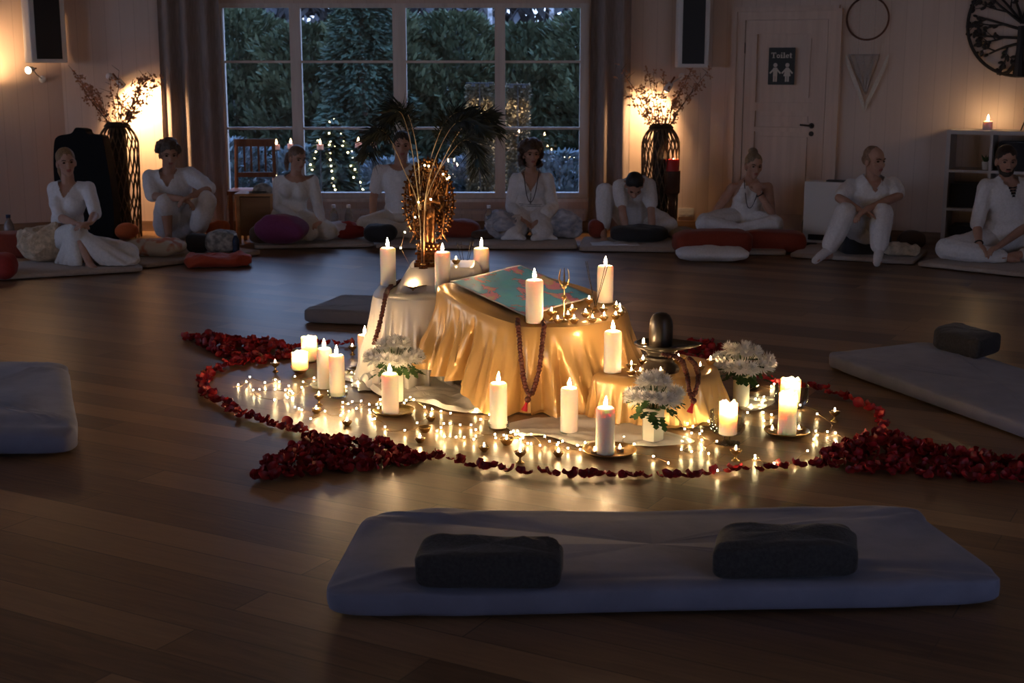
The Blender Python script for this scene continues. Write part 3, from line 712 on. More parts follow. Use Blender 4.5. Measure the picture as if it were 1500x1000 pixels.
def cup(px, py, z, where, gob=False, lit=True, s=1.0):
    p = G(px, py, z); p.y += .012
    o = bpy.data.objects.new('brass_goblet' if gob else 'brass_cup', gob_me if gob else cup_me); col.objects.link(o); o.location = p; o.rotation_euler.z = R.uniform(0, 6); o.scale = (s,) * 3
    tag(o, ('small brass goblet on a stem ' if gob else 'small round brass cup ') + where, 'goblet' if gob else 'cup', 'brass goblets' if gob else 'brass cups')
    if lit: tea(p + Vector((0, 0, (.0365 if gob else .0098) * s)), 'tea light in ' + ('goblet ' if gob else 'cup ') + where)
W = [
 (403, 545, 0, 'at the far left edge inside the petal ring', 1), (516, 520, 0, 'at the back left in front of the dark petals', 1), (467, 594, 0, 'at the left just behind a low brass cup', 1),
 (463, 606, 0, 'at the left just in front of a brass goblet', 0), (508, 624, 0, 'on bare floor left of the left brass plate', 0), (631, 617, 0, 'on the floor right of the left brass plate', 0),
 (615, 649, 0, 'in front of the empty cup near the left petal mound', 0), (709, 662, 0, 'close to the front petals under the hanging mala', 0),
 (762, 679, 0, 'standing right behind the front petal line', 1), (818, 670, 0, 'on the floor left of the nearest brass plate', 0), (1078, 676, 0, 'in front of the footed glass bowl', 1), (1223, 618, 0, 'farthest right, near the right petal arc', 1),
 (808, 471, ZM, 'next to the candle before the map', 1), (838, 466, ZM, 'on the lower corner of the map edge', 1), (863, 453, ZM, 'beside the incense sticks on the main table', 1)]
for x, y, z, w, g in W: cup(x, y, z + (.004 if z else 0), w, bool(g))
cup(622, 634, 0, 'standing empty near the left petal mound', False, False, 1.25)
cup(742, 652, 0, 'wide and open, before the front left candle', False, True, 1.35)
TW = [(817, 474, 'in the front row, leftmost'), (832, 468, 'in the second row, leftmost'), (841, 474, 'in the front row, second from the left'), (858, 465, 'in the second row, middle'), (868, 473, 'in the front row, third from the left'), (885, 470, 'in the front row, fourth from the left'), (884, 458, 'just before the back right candle'), (902, 468, 'in the front row, rightmost'), (903, 453, 'at the back of the right cluster'), (908, 457, 'second from the back of the right cluster'), (909, 463, 'third from the back of the right cluster')]
for x, y, w in TW: cup(x, y, ZM + .004, 'on the main table, ' + w, False, True, .95)
LW_ = [(925, 541, 'behind the other left cups'), (925, 550, 'leftmost at the front edge'), (938, 551, 'second at the front edge'), (942, 534, 'against the stone base on its left'), (968, 551, 'at the front before the stone base'), (1026, 543, 'right of the hanging beads'), (1041, 535, 'at the back right beside the flowers')]
for x, y, w in LW_: cup(x, y, ZL + .003, 'on the low gold table, ' + w, False, True, 1)
cup(994, 533, ZL + .003, 'on the low gold table, large, right behind the stone base', False, True, 1.7)
cup(632, 391, ZW + .125, 'left of the candle at the statue base', False); cup(668, 387, ZW + .125, 'right of the statue base', False)
for x, y, w in [(871, 664, 'left one on the nearest brass plate'), (908, 661, 'right one on the nearest brass plate'), (881, 652, 'rear one on the nearest brass plate'), (1131, 633, 'left one on the right brass plate'), (1170, 632, 'right one on the right brass plate')]:
    tea(G(x, y, .007), 'bare lit tea light, ' + w)
# leaf lamp on the white satin table
p = G(605, 429, ZW + .0); t = thing('oil_lamp', 'leaf-shaped bronze oil lamp burning on the white satin table', 'oil lamp', p)
MB().lathe([(1e-6, 0), (.016, 0), (.006, .008), (.006, .018), (.024, .028), (.036, .038), (.033, .038), (.02, .03), (1e-6, .028)], 22).build('lamp_bowl', M_brass, t)
MB().add([(.02, 0, .034), (.05, .02, .045), (.075, 0, .04), (.05, -.02, .045), (.05, 0, .038)], [(0, 3, 4), (3, 2, 4), (2, 1, 4), (1, 0, 4)]).build('leaf_handle', M_brass, t, False)
flame_mb(.026, .01, .036).build('flame', M_flames, t)
p = G(520, 545, .001); tag(MB().lathe([(1e-6, 0), (.02, 0), (.04, .012), (.045, .022), (.042, .022), (1e-6, .006)], 20).build('brass_dish', M_brass, None, True, p), 'small shallow brass dish left of the left flower vase', 'dish')
p = G(1100, 570, .001); tag(MB().lathe([(1e-6, 0), (.03, 0), (.045, .02), (.043, .022), (1e-6, .01)], 20).build('dark_dish', M_stone, None, True, p), 'small dark dish on the floor behind the right flower vase', 'dish')
p = G(425, 521, .001); tag(MB().lathe([(1e-6, 0), (.04, 0), (.055, .03), (.052, .03), (1e-6, .008)], 20).build('brass_dish', M_brass, None, True, p), 'fluted brass dish at the back left beside the flared candle', 'dish')
# trident, incense
p = G(826, 471, ZM + .004); k = mpp(p); H = (471 - 391) * k; t = thing('brass_trident', 'small brass trident standing in front of the map', 'trident', p)
MB().lathe([(1e-6, 0), (.022, 0), (.018, .006), (.006, .01)], 16).build('foot', M_brass, t)
MB().tube([(0, 0, 0), (0, 0, H * .68)], .0035, 8).lathe([(.003, H * .4), (.014, H * .45), (.003, H * .5)], 10).build('shaft', M_brass, t)
q = MB(); q.ell((0, 0, H * .66), (.014, .009, .014)); q.tube([(0, 0, H * .66), (0, 0, H * .85), (0, 0, H)], [.004, .004, .001])
for s in (-1, 1): q.tube([(0, 0, H * .66), (s * .017, 0, H * .7), (s * .024, 0, H * .8), (s * .02, 0, H * .92), (s * .015, 0, H * .98)], [.005, .005, .004, .003, .001])
q.build('prongs', M_brass, t)
def incense(px, py, z, label, angs, h):
    p = G(px, py, z); t = thing('incense_holder', label, 'incense holder', p)
    MB().lathe([(1e-6, 0), (.022, 0), (.02, .006), (.008, .016), (.012, .026), (.006, .034), (1e-6, .034)], 16).build('holder', M_brass, t)
    for ax, ay in angs:
        MB().tube([(0, 0, .02), (ax * h, ay * h, h)], .0016, 5).build('incense_stick', M_wick, t)
incense(872, 457, ZM + .006, 'brass incense holder with dark sticks near the back right candle', [(-.2, .02), (-.17, .05), (.2, 0), (.26, .03)], .25)
incense(681, 407, ZW + .003, 'dark incense sticks in a holder behind the map', [(-.22, 0), (-.1, .03), (.16, 0), (.24, .02)], .2)
# ------------------------------------------------------------------ malas
def mala(label, path, tassel=None, r=.0125):
    pts = [Vector(q) for q in path]; d = [0]
    for a, b in zip(pts, pts[1:]): d.append(d[-1] + (b - a).length)
    n = min(98, int(d[-1] / (r * 1.25)))
    t = thing('mala_necklace', label, 'prayer beads', pts[0]); o0 = pts[0]
    tp = []
    for k in range(n + 1):
        s = d[-1] * k / n; i = max(j for j in range(len(d)) if d[j] <= s + 1e-9); i = min(i, len(d) - 2)
        tp.append(pts[i] + (pts[i + 1] - pts[i]) * ((s - d[i]) / (d[i + 1] - d[i])) - o0)
    MB().tube(tp, .002, 5).build('cord', M_tassel, t)
    b0 = None
    for p in tp:
        if b0 is None: b0 = wrinkle(MB().ell((0, 0, 0), (r, r, r * .8), None, 10, 7), .003, 90).build('bead', M_bead, t); b0.location = p
        else:
            c = b0.copy(); col.objects.link(c); c.parent = t; c.location = p
        (c if b0 is not None and p is not tp[0] else b0).rotation_euler = (R.uniform(0, 3), R.uniform(0, 3), 0)
    if tassel is not None:
        a = Vector(tassel) - o0
        gb_ = MB().ell(a, r * 1.25).build('guru_bead', M_bead, t)
        q = MB(); q.lathe([(.004, -.008), (.008, -.018), (.006, -.022), (.014, -.05), (.015, -.055)], 10, a, Matrix.Rotation(.3, 3, 'Y')); q.build('tassel', M_tassel, gb_)
    return t
def yp(px, py, y): return Y(px, py, y)
mala('dark red mala hanging in a long loop over the front of the gold cloth', [G(758, 468, ZM + .012)] + [yp(x, y, d) for x, y, d in [(759, 478, 6.275), (761, 500, 6.26), (763, 525, 6.24), (766, 550, 6.215), (770, 568, 6.195), (775, 579, 6.185), (780, 575, 6.19), (785, 560, 6.20), (790, 540, 6.22), (793, 515, 6.24), (795, 495, 6.26), (797, 478, 6.275)]] + [G(795, 469, ZM + .012)], yp(773, 585, 6.18))
mala('dark red mala hanging down the left corner of the white satin table', [G(586, 412, ZW + .012), G(574, 418, ZW + .012), G(568, 424, ZW + .012)] + [yp(x, y, d) for x, y, d in [(565, 432, 6.78), (561, 452, 6.765), (556, 475, 6.75), (551, 492, 6.74), (548, 502, 6.73)]])
mala('dark red mala looped around the black lingam with its tassel hanging at the right', [G(972, 519, .375), G(990, 522, .36), G(1000, 530, .33)] + [yp(x, y, d) for x, y, d in [(1006, 548, 6.10), (1008, 560, 5.99), (1009, 572, 5.98), (1013, 582, 5.975), (1018, 575, 5.98), (1022, 562, 5.99), (1023, 548, 6.08)]] + [G(1018, 533, .30), G(1010, 525, .33)], yp(1016, 587, 5.965), .0115)
# ------------------------------------------------------------------ lingam
p = G(970, 549, ZL + .002); p.y += .09; k = mpp(p); t = thing('stone_lingam', 'polished black stone lingam on a round stepped base on the low table', 'statue', p)
MB().lathe([(1e-6, 0), (.088, 0), (.09, .012), (.078, .03), (.066, .038), (.062, .05), (.073, .06), (.073, .07), (.062, .078), (.066, .09), (.082, .1), (.084, .108), (1e-6, .108)], 40).build('stepped_base', M_stone, t)
m = MB().lathe([(1e-6, .104), (.085, .104), (.112, .114), (.122, .126), (.122, .132), (.112, .134), (.104, .126), (.07, .12), (1e-6, .12)], 44)
m.v = [(x * 1.0 + (.07 * ((x - .06) / .06) if x > .06 else 0), y * (1 if x < .06 else max(.35, 1 - (x - .06) * 9)), z) for x, y, z in m.v]
m.build('yoni_plate', M_stone, t)
h0 = .118; h1 = (549 - 462) * k * 1.0
MB().lathe([(.052, h0), (.055, h0 + .03), (.0545, h1 - .06), (.05, h1 - .035), (.04, h1 - .014), (.024, h1 - .003), (1e-6, h1)], 36).build('lingam_stone', M_stone, t)
p2 = t.location + Vector((-.085, -.055, .134)); t2 = thing('oil_wick', 'tiny burning wick on the rim of the black lingam plate', 'oil lamp', p2)
MB().lathe([(1e-6, 0), (.012, 0), (.015, .006), (1e-6, .004)], 14).build('wick_dish', M_brass, t2); flame_mb(.026, .011, .006).build('flame', M_flames, t2)
# ------------------------------------------------------------------ gilded statue
p = G(628, 391, ZW + .125); p.y += .05; k = mpp(p); S = t = thing('gilded_statue', 'gilded many-armed deity statue with an oval halo of hands on the white table', 'statue', p)
HT = (391 - 243) * k / .97
m = MB()
m.box((0, 0, .012), (.15, .12, .024)); m.box((0, 0, .03), (.135, .105, .014)); m.box((0, 0, .05), (.12, .09, .03)); m.box((0, 0, .071), (.14, .11, .014))
m.build('pedestal', M_gold, t, False)
m = MB(); m.lathe([(.03, .076), (.06, .083), (.064, .095), (.05, .1), (.05, .104), (.06, .112), (.056, .12), (1e-6, .122)], 24)
for ring, zz, tilt in ((0, .098, 1), (1, .104, -1)):
    for i in range(14):
        a = 2 * math.pi * (i + ring * .5) / 14; m.ell((.055 * math.cos(a), .055 * math.sin(a), zz + tilt * -.006), (.011, .011, .014), None, 8, 6)
m.build('lotus_base', M_gold, t)
b0 = .12
m = MB()
for s in (-1, 1): m.chain([(s * .014, 0, b0), (s * .016, 0, b0 + .1), (s * .02, 0, b0 + .17)], [.02, .022, .026])
m.chain([(0, 0, b0 + .16), (0, 0, b0 + .2), (0, -.004, b0 + .25), (0, 0, b0 + .275)], [.036, .03, .04, .03])
m.chain([(-.045, 0, b0 + .265), (.045, 0, b0 + .265)], [.018, .018])
m.cap((0, 0, b0 + .27), (0, 0, b0 + .3), .013, .012)
m.ell((0, -.004, b0 + .322), (.022, .024, .03)); m.ell((0, -.028, b0 + .318), (.004, .005, .007))
for s in (-1, 1):
    m.chain([(s * .05, 0, b0 + .262), (s * .062, -.02, b0 + .21), (s * .02, -.052, b0 + .225), (s * .004, -.06, b0 + .245)], [.014, .012, .009, .006])
    m.chain([(s * .05, 0, b0 + .262), (s * .08, -.02, b0 + .2), (s * .06, -.05, b0 + .17)], [.013, .011, .007])
    m.chain([(s * .05, 0, b0 + .265), (s * .095, -.01, b0 + .25), (s * .1, -.03, b0 + .31)], [.013, .01, .007])
    m.tube([(s * .05, -.03, b0 + .25), (s * .08, -.03, b0 + .15), (s * .07, -.02, b0 + .05), (s * .1, -.01, b0 + .0)], [.006, .008, .008, .004])
remesh(m, 'deity_body', .0045, M_gold, t, 2)
m = MB()
for i, (r_, zz) in enumerate(((.024, .35), (.02, .375), (.016, .398), (.012, .417))):
    m.ell((0, 0, b0 + zz), (r_, r_ * .9, .014), None, 12, 8)
    for j in range(5):
        a = -math.pi / 2 + (j - 2) * .7; m.ell((math.cos(a) * r_, math.sin(a) * r_, b0 + zz + .004), (.005, .005, .011), None, 6, 5)
m.lathe([(.012, b0 + .425), (.006, b0 + .438), (1e-6, b0 + .452)], 10)
m.build('tiered_crown', M_gold, t)
hz = b0 + .215; ra, rb = .125, .205
m = MB(); ring = [(ra * math.cos(2 * math.pi * i / 60), .02, hz + rb * math.sin(2 * math.pi * i / 60)) for i in range(60)]
m.tube(ring, .007, 6, True); m.tube([(x * .82, y, hz + (z - hz) * .82) for x, y, z in ring], .004, 6, True); m.build('halo_rim', M_gold, t)
m = MB(); rr = random.Random(5)
for lay, (q0, q1) in enumerate(((.35, .98), (.35, .87), (.32, .76), (.3, .65), (.25, .53))):
    nn = (58, 52, 44, 36, 28)[lay]
    for i in range(nn):
        a = 2 * math.pi * (i + .5 * (lay % 2)) / nn + rr.uniform(-.03, .03)
        if math.sin(a) < -.86: continue
        c_, s_ = math.cos(a), math.sin(a); yy = .018 - lay * .007
        A = (ra * q0 * c_, yy, hz + rb * q0 * s_); B = (ra * (q1 - .12) * c_, yy - .004, hz + rb * (q1 - .12) * s_ - .004); C_ = (ra * q1 * c_, yy - .008, hz + rb * q1 * s_)
        m.tube([A, B, C_], [.0035, .004, .003], 5); m.ell(C_, (.0075, .0045, .0085), None, 6, 5)
for i in range(40):
    a = 2 * math.pi * i / 40
    if math.sin(a) > -.9: m.ell((ra * 1.06 * math.cos(a), .018, hz + rb * 1.05 * math.sin(a)), (.007, .005, .012), Matrix.Rotation(math.pi / 2 - a, 3, 'Y'), 6, 5)
m.build('halo_of_arms', M_gold, t)
# ------------------------------------------------------------------ peacock feathers in a brass vase
pv = G(620, 393, ZW + .125); kv = mpp(pv); t = thing('brass_vase', 'slender brass trumpet vase in front of the gilded statue', 'vase', pv)
hv = (393 - 308) * kv
MB().lathe([(1e-6, 0), (.024, 0), (.022, .006), (.01, .012), (.009, .03), (.011, hv * .4), (.016, hv * .8), (.024, hv), (.022, hv), (.014, hv * .8), (.009, hv * .4), (1e-6, .02)], 22).build('vase_body', M_gold, t)
MB().lathe([(.0105, .016), (.015, .02), (.0105, .025)], 18).build('collar', M_brass, t)
FT = [([(612, 300), (590, 245), (572, 205), (557, 190), (545, 205), (540, 225)], 6.95), ([(614, 302), (605, 230), (597, 190), (587, 165), (575, 168), (565, 195)], 7.0), ([(616, 300), (613, 240), (606, 195), (596, 165), (583, 158), (570, 172)], 7.05), ([(622, 302), (632, 250), (650, 205), (668, 180), (686, 178), (704, 192)], 7.0), ([(624, 302), (642, 250), (668, 200), (690, 175), (712, 172), (724, 192)], 7.08), ([(623, 303), (636, 262), (660, 225), (680, 205), (694, 215), (702, 248)], 6.93), ([(621, 302), (628, 245), (640, 205), (652, 180), (668, 165), (688, 168)], 7.12)]
names = ['drooping farthest left', 'arching left over the seated man', 'tallest on the left side', 'in the middle of the right side', 'reaching farthest right', 'drooping lowest on the right', 'rearmost on the right side']
for (pts, yy), nm in zip(FT, names):
    ft = thing('peacock_feather', 'dark peacock feather in the brass vase, ' + nm, 'feather', pv + Vector((0, 0, .03)), 0, 'peacock feathers'); o0 = ft.location
    w = [Vector((0, 0, 0))] + [Y(x, y, yy - .02 * i) - o0 for i, (x, y) in enumerate(pts)]
    # smooth the spine
    sp = []
    for i in range(len(w) - 1):
        p0, p1, p2, p3 = w[max(0, i - 1)], w[i], w[i + 1], w[min(len(w) - 1, i + 2)]
        for j in range(7):
            tt = j / 7; sp.append(.5 * ((2 * p1) + (-p0 + p2) * tt + (2 * p0 - 5 * p1 + 4 * p2 - p3) * tt * tt + (-p0 + 3 * p1 - 3 * p2 + p3) * tt ** 3))
    sp.append(w[-1]); n = len(sp)
    MB().tube(sp, [.0034 * (1 - .75 * i / n) for i in range(n)], 5).build('quill', M_quill, ft)
    v = []; f = []; rr = random.Random(nm)
    for i in range(n):
        q = i / (n - 1)
        if q < .46: continue
        ln = .02 + .085 * sstep(.4, .75, q) * (1 - .35 * sstep(.93, 1, q))
        tg = (sp[min(n - 1, i + 1)] - sp[max(0, i - 1)]).normalized(); sd = tg.cross(Vector((0, 1, 0))).normalized()
        for j in range(8):
            bpt = sp[i] + (sp[min(n - 1, i + 1)] - sp[i]) * (j / 8)
            for s in (-1, 1):
                for lay in range(1 + (j % 2)):
                    d = (sd * s * rr.uniform(.5, 1) + tg * rr.uniform(.5, 1.1) + Vector((rr.gauss(0, .3), rr.uniform(-.6, .6), rr.uniform(-.7, .1)))).normalized() * ln * rr.uniform(.35, 1.2)
                    k0 = len(v); wv = tg * .0007
                    v += [tuple(bpt - wv), tuple(bpt + wv), tuple(bpt + d * .55 + wv * .9), tuple(bpt + d + Vector((0, 0, -.25 * ln * rr.random())))]
                    f += [(k0, k0 + 1, k0 + 2), (k0, k0 + 2, k0 + 3)]
    MB().add(v, f).build('barbs', M_feather, ft, False)
    e = sp[-3]; MB().ell(e, (.02, .004, .028), None, 12, 8).build('eye_spot', M_eyesp, ft)
# ------------------------------------------------------------------ flowers in vases
def bloom_mesh(seed):
    rr = random.Random(seed); m = MB()
    for lay in range(5):
        n = (8, 12, 16, 18, 18)[lay]; el = math.radians((82, 62, 42, 20, -2)[lay]); ln = (.016, .022, .027, .031, .033)[lay]
        for i in range(n):
            a = 2 * math.pi * (i + rr.random() * .6) / n; e = el + rr.uniform(-.15, .15); l = ln * rr.uniform(.85, 1.1)
            d = Vector((math.cos(a) * math.cos(e), math.sin(a) * math.cos(e), math.sin(e))); s = Vector((-math.sin(a), math.cos(a), 0)) * .0038; u = Vector((0, 0, 1))
            m.add([d * .003 - s * .5, d * .003 + s * .5, d * l * .6 + s + u * .001, d * l - s * .1 + u * .004, d * l * .6 - s + u * .001], [(0, 1, 2, 4), (4, 2, 3)])
    m.ell((0, 0, .004), .008, None, 8, 6); me = m.mesh('bloom'); setsmooth(me); me.materials.append(M_flow); return me
BL = [bloom_mesh(i) for i in range(3)]
def bouquet(px, py, pyt, z, wpx, label, vlabel, vase_px, vase_h, sq, seed, rpx):
    rr = random.Random(seed); p = G(px, py, z); k = mpp(p); p.y += vase_px * k / 2; hv = vase_h * k
    vt = thing('flower_vase', vlabel, 'vase', p, .5); r = vase_px * k / 2
    nside = 6 if sq else 24
    MB().lathe([(1e-6, 0), (r * .93, 0), (r * .95, .003), (r, hv), (r * .9, hv), (r * .86, .01), (1e-6, .008)], nside).build('vase_body', M_vase, vt, not sq)
    t = thing('flower_bouquet', label, 'bouquet', p + Vector((0, 0, hv - .02)))
    rb = rpx * k; hb = (py - pyt) * k - hv
    n = 24; first = None
    for i in range(n):
        if i < 8: a, q = i * .9 + .3, .48
        else: a, q = i * .3927 + .2, .95
        if i == 0: q = .1
        x, y = rb * q * math.cos(a), rb * .85 * q * math.sin(a); zz = .02 + hb * (.92 - .55 * q ** 2.2) + rr.uniform(-.012, .008)
        o = bpy.data.objects.new('bloom', BL[i % 3]); col.objects.link(o); o.parent = t; o.location = (x, y, zz - .012)
        o.rotation_euler = Vector((x * .9, y * .9, hb * .55)).to_track_quat('Z', 'Y').to_euler(); s = rr.uniform(1.25, 1.6); o.scale = (s, s, s)
    st = MB()
    for i in range(12):
        a = i * 2.4; q = rr.uniform(.1, .8); st.tube([(0, 0, -.05), (rb * q * .3 * math.cos(a), rb * q * .3 * math.sin(a), hb * .25), (rb * q * math.cos(a), rb * q * math.sin(a), hb * .72)], .002, 5)
    st.build('stems', M_leaf, t)
    lm = MB()
    for i in range(60):
        a = rr.uniform(0, 6.28); q = rr.uniform(.15, .95); c = Vector((rb * q * math.cos(a), rb * q * math.sin(a), .02 + rr.uniform(-.1, .5) * hb - .02 * q)); L_ = rr.uniform(.035, .06)
        d = Vector((math.cos(a), math.sin(a), rr.uniform(-.9, .3))).normalized(); s = d.cross(Vector((0, 0, 1))).normalized()
        o_ = [(0, .004), (.25, .018), (.35, .008), (.55, .022), (.65, .009), (.8, .014), (1, 0)]
        pts = [c + d * L_ * a_ + s * w_ + Vector((0, 0, -.012 * a_ * a_)) for a_, w_ in o_] + [c + d * L_ * a_ - s * w_ + Vector((0, 0, -.012 * a_ * a_)) for a_, w_ in reversed(o_[:-1])]
        nn = len(o_); K = len(pts); lm.add(pts, [tuple([i_, i_ + 1, K - 2 - i_, K - 1 - i_]) for i_ in range(nn - 2)] + [(nn - 2, nn - 1, K - nn + 1)])
    lm.build('leaves', M_leaf, t, False)
bouquet(577, 590, 491, .004, 40, 'white chrysanthemum bouquet at the left before the white satin table', 'pale vase at the left half hidden behind a pillar candle', 32, 48, True, 3, 37)
bouquet(958, 648, 546, .012, 40, 'white chrysanthemum bouquet in front of the low gold table', 'six-sided white vase standing on the front satin sheet', 36, 49, True, 5, 36)
bouquet(1087, 596, 500, .002, 40, 'white chrysanthemum bouquet at the right behind the low gold table', 'tall pale vase at the right end of the low gold table', 25, 48, False, 8, 42)
# ------------------------------------------------------------------ fairy lights
bulb_me = MB().ell((0, 0, 0), (.0042, .0042, .0044), None, 7, 5).mesh('bulb'); setsmooth(bulb_me); bulb_me.materials.append(M_bulb)
def string(label, pts, y=None):
    w = [(G(a, b, R.uniform(.010, .032)) if y is None else Y(a, b, y)) for a, b in pts]
    t = thing('fairy_light_string', label, 'fairy lights', w[0], 0, 'fairy light strings'); o0 = w[0]
    path = []
    for a, b in zip(w, w[1:]):
        d = b - a; s = Vector((-d.y, d.x, 0)) * R.uniform(-.25, .25)
        for j in range(5):
            q = j / 5; path.append(a + d * q + s * math.sin(q * math.pi) - o0 + (Vector((0, 0, -.006 * math.sin(q * math.pi))) if y is None else Vector()))
    path.append(w[-1] - o0)
    MB().tube(path, .0011, 4).build('wire', M_copper, t)
    for p in w:
        o = bpy.data.objects.new('bulb', bulb_me); col.objects.link(o); o.parent = t; o.location = p - o0
string('warm fairy lights on bare floor at the far left inside the petals', [(349, 563), (361, 559), (366, 552), (388, 560), (403, 556), (409, 559), (423, 565), (427, 573), (429, 576), (418, 571), (403, 570), (380, 570), (371, 571), (402, 585), (421, 582), (442, 567), (444, 559), (432, 551), (460, 553), (479, 560), (488, 571), (507, 566), (515, 545), (524, 559), (540, 552)])
string('warm fairy lights around the left brass plate and its candle', [(432, 596), (438, 598), (442, 600), (455, 613), (476, 602), (499, 608), (511, 602), (502, 596), (502, 589), (510, 591), (516, 588), (529, 587), (522, 598), (541, 592), (552, 592), (557, 585), (554, 597), (541, 600), (542, 604), (545, 614), (549, 613), (564, 625), (593, 630), (611, 619), (622, 596), (601, 582), (595, 586), (592, 590), (606, 585)])
string('warm fairy lights on the floor between the white satin and the front petals', [(633, 599), (646, 602), (660, 605), (696, 600), (708, 603), (717, 607), (704, 614), (690, 622), (674, 622), (659, 620), (650, 620), (646, 626), (640, 631), (646, 632), (651, 639), (668, 640), (680, 640), (694, 643), (697, 629), (725, 636), (726, 641)])
string('warm fairy lights heaped thickly around the front centre candles', [(738, 637), (748, 633), (752, 631), (758, 631), (755, 636), (763, 637), (766, 641), (757, 645), (762, 643), (773, 649), (778, 650), (791, 652), (778, 636), (798, 639), (805, 646), (818, 648), (824, 646), (816, 651), (832, 656), (850, 658), (846, 652), (857, 648), (914, 640), (929, 650), (957, 668), (979, 678)])
string('warm fairy lights spilling between the six-sided vase and the footed glass bowl', [(1007, 620), (1015, 624), (1003, 628), (1027, 612), (1038, 617), (1013, 634), (1010, 644), (999, 646), (998, 658), (1013, 661), (1028, 658), (1027, 651), (1028, 644), (1025, 635), (1028, 631), (1050, 646), (1038, 664), (1051, 689), (1083, 686), (1106, 671), (1106, 667), (1134, 678), (1165, 675), (1183, 660)])
string('warm fairy lights around the right glass bowl toward the right petal mound', [(1095, 604), (1100, 593), (1107, 584), (1119, 581), (1116, 589), (1110, 564), (1130, 566), (1134, 562), (1118, 604), (1119, 616), (1130, 607), (1172, 593), (1197, 606), (1212, 632), (1195, 631), (1197, 637), (1192, 643), (1225, 647), (1224, 634), (1239, 646)])
string('cool white fairy lights threaded over the gilded statue', [(606, 402), (587, 363), (593, 340), (608, 318), (613, 296), (622, 242), (628, 243), (631, 292), (649, 255), (655, 262), (658, 260)], 6.99)
# ------------------------------------------------------------------ rose petals
def petal_mesh(seed):
    r = random.Random(seed); n = 6; v = []; f = []
    cu = r.uniform(.4, 1.3); cv = r.uniform(.3, 1.2); L_ = .028; W_ = .025
    for i in range(n + 1):
        for j in range(n + 1):
            a, b = i / n * 2 - 1, j / n * 2 - 1
            x = a * W_ * math.sqrt(max(.05, 1 - .62 * b * b)) * (1 + .15 * b); y = b * L_ * math.sqrt(max(.1, 1 - .5 * a * a))
            z = cu * .013 * a * a + cv * .011 * b * b + .004 * noise.noise(Vector((a * 2 + seed, b * 2, 0)))
            v.append((x, y, z))
    for i in range(n):
        for j in range(n):
            k = i * (n + 1) + j; f.append((k, k + n + 1, k + n + 2, k + 1))
    return v, f
PM = [petal_mesh(i) for i in range(8)]
pets = []
rp = random.Random(21)
def ringpath(pts, step, wid):
    w = [G(*q) for q in pts]
    for a, b in zip(w, w[1:]):
        L_ = (b - a).length; n = max(1, round(L_ / step))
        for i in range(n):
            q = (i + rp.random() * .5) / n; p = a + (b - a) * q; s = Vector((-(b - a).y, (b - a).x, 0)).normalized(); p = p + s * rp.gauss(0, wid)
            pets.append((p.x, p.y, .002 + rp.random() * .008, rp.uniform(0, 6.28), rp.gauss(0, .5), rp.gauss(0, .4), rp.uniform(.65, 1.05)))
ringpath([(445, 638), (410, 628), (375, 618), (345, 607), (320, 593), (303, 580), (296, 567), (300, 555), (318, 543), (345, 533)], .021, .017)
ringpath([(640, 671), (665, 680), (695, 688), (740, 692), (770, 696), (800, 698), (850, 702), (890, 702), (935, 701), (985, 702), (1030, 699), (1060, 697), (1095, 694), (1130, 690), (1160, 687), (1200, 683)], .036, .008)
ringpath([(1285, 645), (1296, 624), (1290, 611), (1278, 602), (1255, 592), (1235, 585), (1215, 578), (1190, 572), (1140, 564), (1100, 553), (1068, 538), (1050, 528)], .026, .014)
ringpath([(430, 513), (470, 507), (500, 507), (560, 508)], .025, .02)
def mound(poly, n, hmax, spine):
    P = [G(*q) for q in poly]; S = [G(*q) for q in spine]
    x0, x1 = min(p.x for p in P), max(p.x for p in P); y0, y1 = min(p.y for p in P), max(p.y for p in P); k = 0
    def inside(x, y):
        c = False; j = len(P) - 1
        for i in range(len(P)):
            if (P[i].y > y) != (P[j].y > y) and x < (P[j].x - P[i].x) * (y - P[i].y) / (P[j].y - P[i].y) + P[i].x: c = not c
            j = i
        return c
    def sd(x, y):
        b = 9
        for a, c in zip(S, S[1:]):
            d = c - a; t = max(0, min(1, ((x - a.x) * d.x + (y - a.y) * d.y) / d.length_squared)); q = a + d * t; b = min(b, math.hypot(q.x - x, q.y - y))
        return b
    while k < n:
        x, y = rp.uniform(x0, x1), rp.uniform(y0, y1)
        if not inside(x, y): continue
        k += 1; h = hmax * max(0, 1 - sd(x, y) / .16)
        pets.append((x, y, .003 + h * rp.random(), rp.uniform(0, 6.28), rp.gauss(0, .6), rp.gauss(0, .6), rp.uniform(.65, 1.05)))
mound([(262, 498), (300, 494), (350, 498), (400, 503), (432, 510), (428, 525), (385, 533), (345, 537), (332, 528), (300, 513)], 260, .05, [(300, 503), (350, 512), (405, 518)])
mound([(364, 709), (395, 682), (435, 658), (455, 640), (480, 643), (520, 652), (560, 655), (605, 668), (645, 672), (600, 684), (540, 690), (480, 695), (420, 706)], 330, .055, [(410, 694), (465, 668), (540, 668)])
mound([(1190, 684), (1225, 662), (1258, 645), (1290, 638), (1350, 652), (1400, 664), (1500, 683), (1560, 700), (1560, 716), (1500, 712), (1400, 703), (1300, 697), (1220, 692)], 430, .055, [(1240, 675), (1290, 665), (1400, 684), (1530, 702)])
mound([(985, 516), (1010, 503), (1045, 505), (1068, 520), (1050, 532), (1000, 532)], 90, .06, [(1000, 518), (1050, 518)])
pets.sort(key=lambda q: q[1])
petal_me = []
for v, f in PM:
    me = MB().add(v, f).mesh('rose_petal'); setsmooth(me); me.materials.append(M_petal); petal_me.append(me)
inview = [q for q in pets if abs(q[0] / (q[1] * cP + HC * sP)) < .375]; near = set(id(q) for q in inview[:300]); rest = MB()
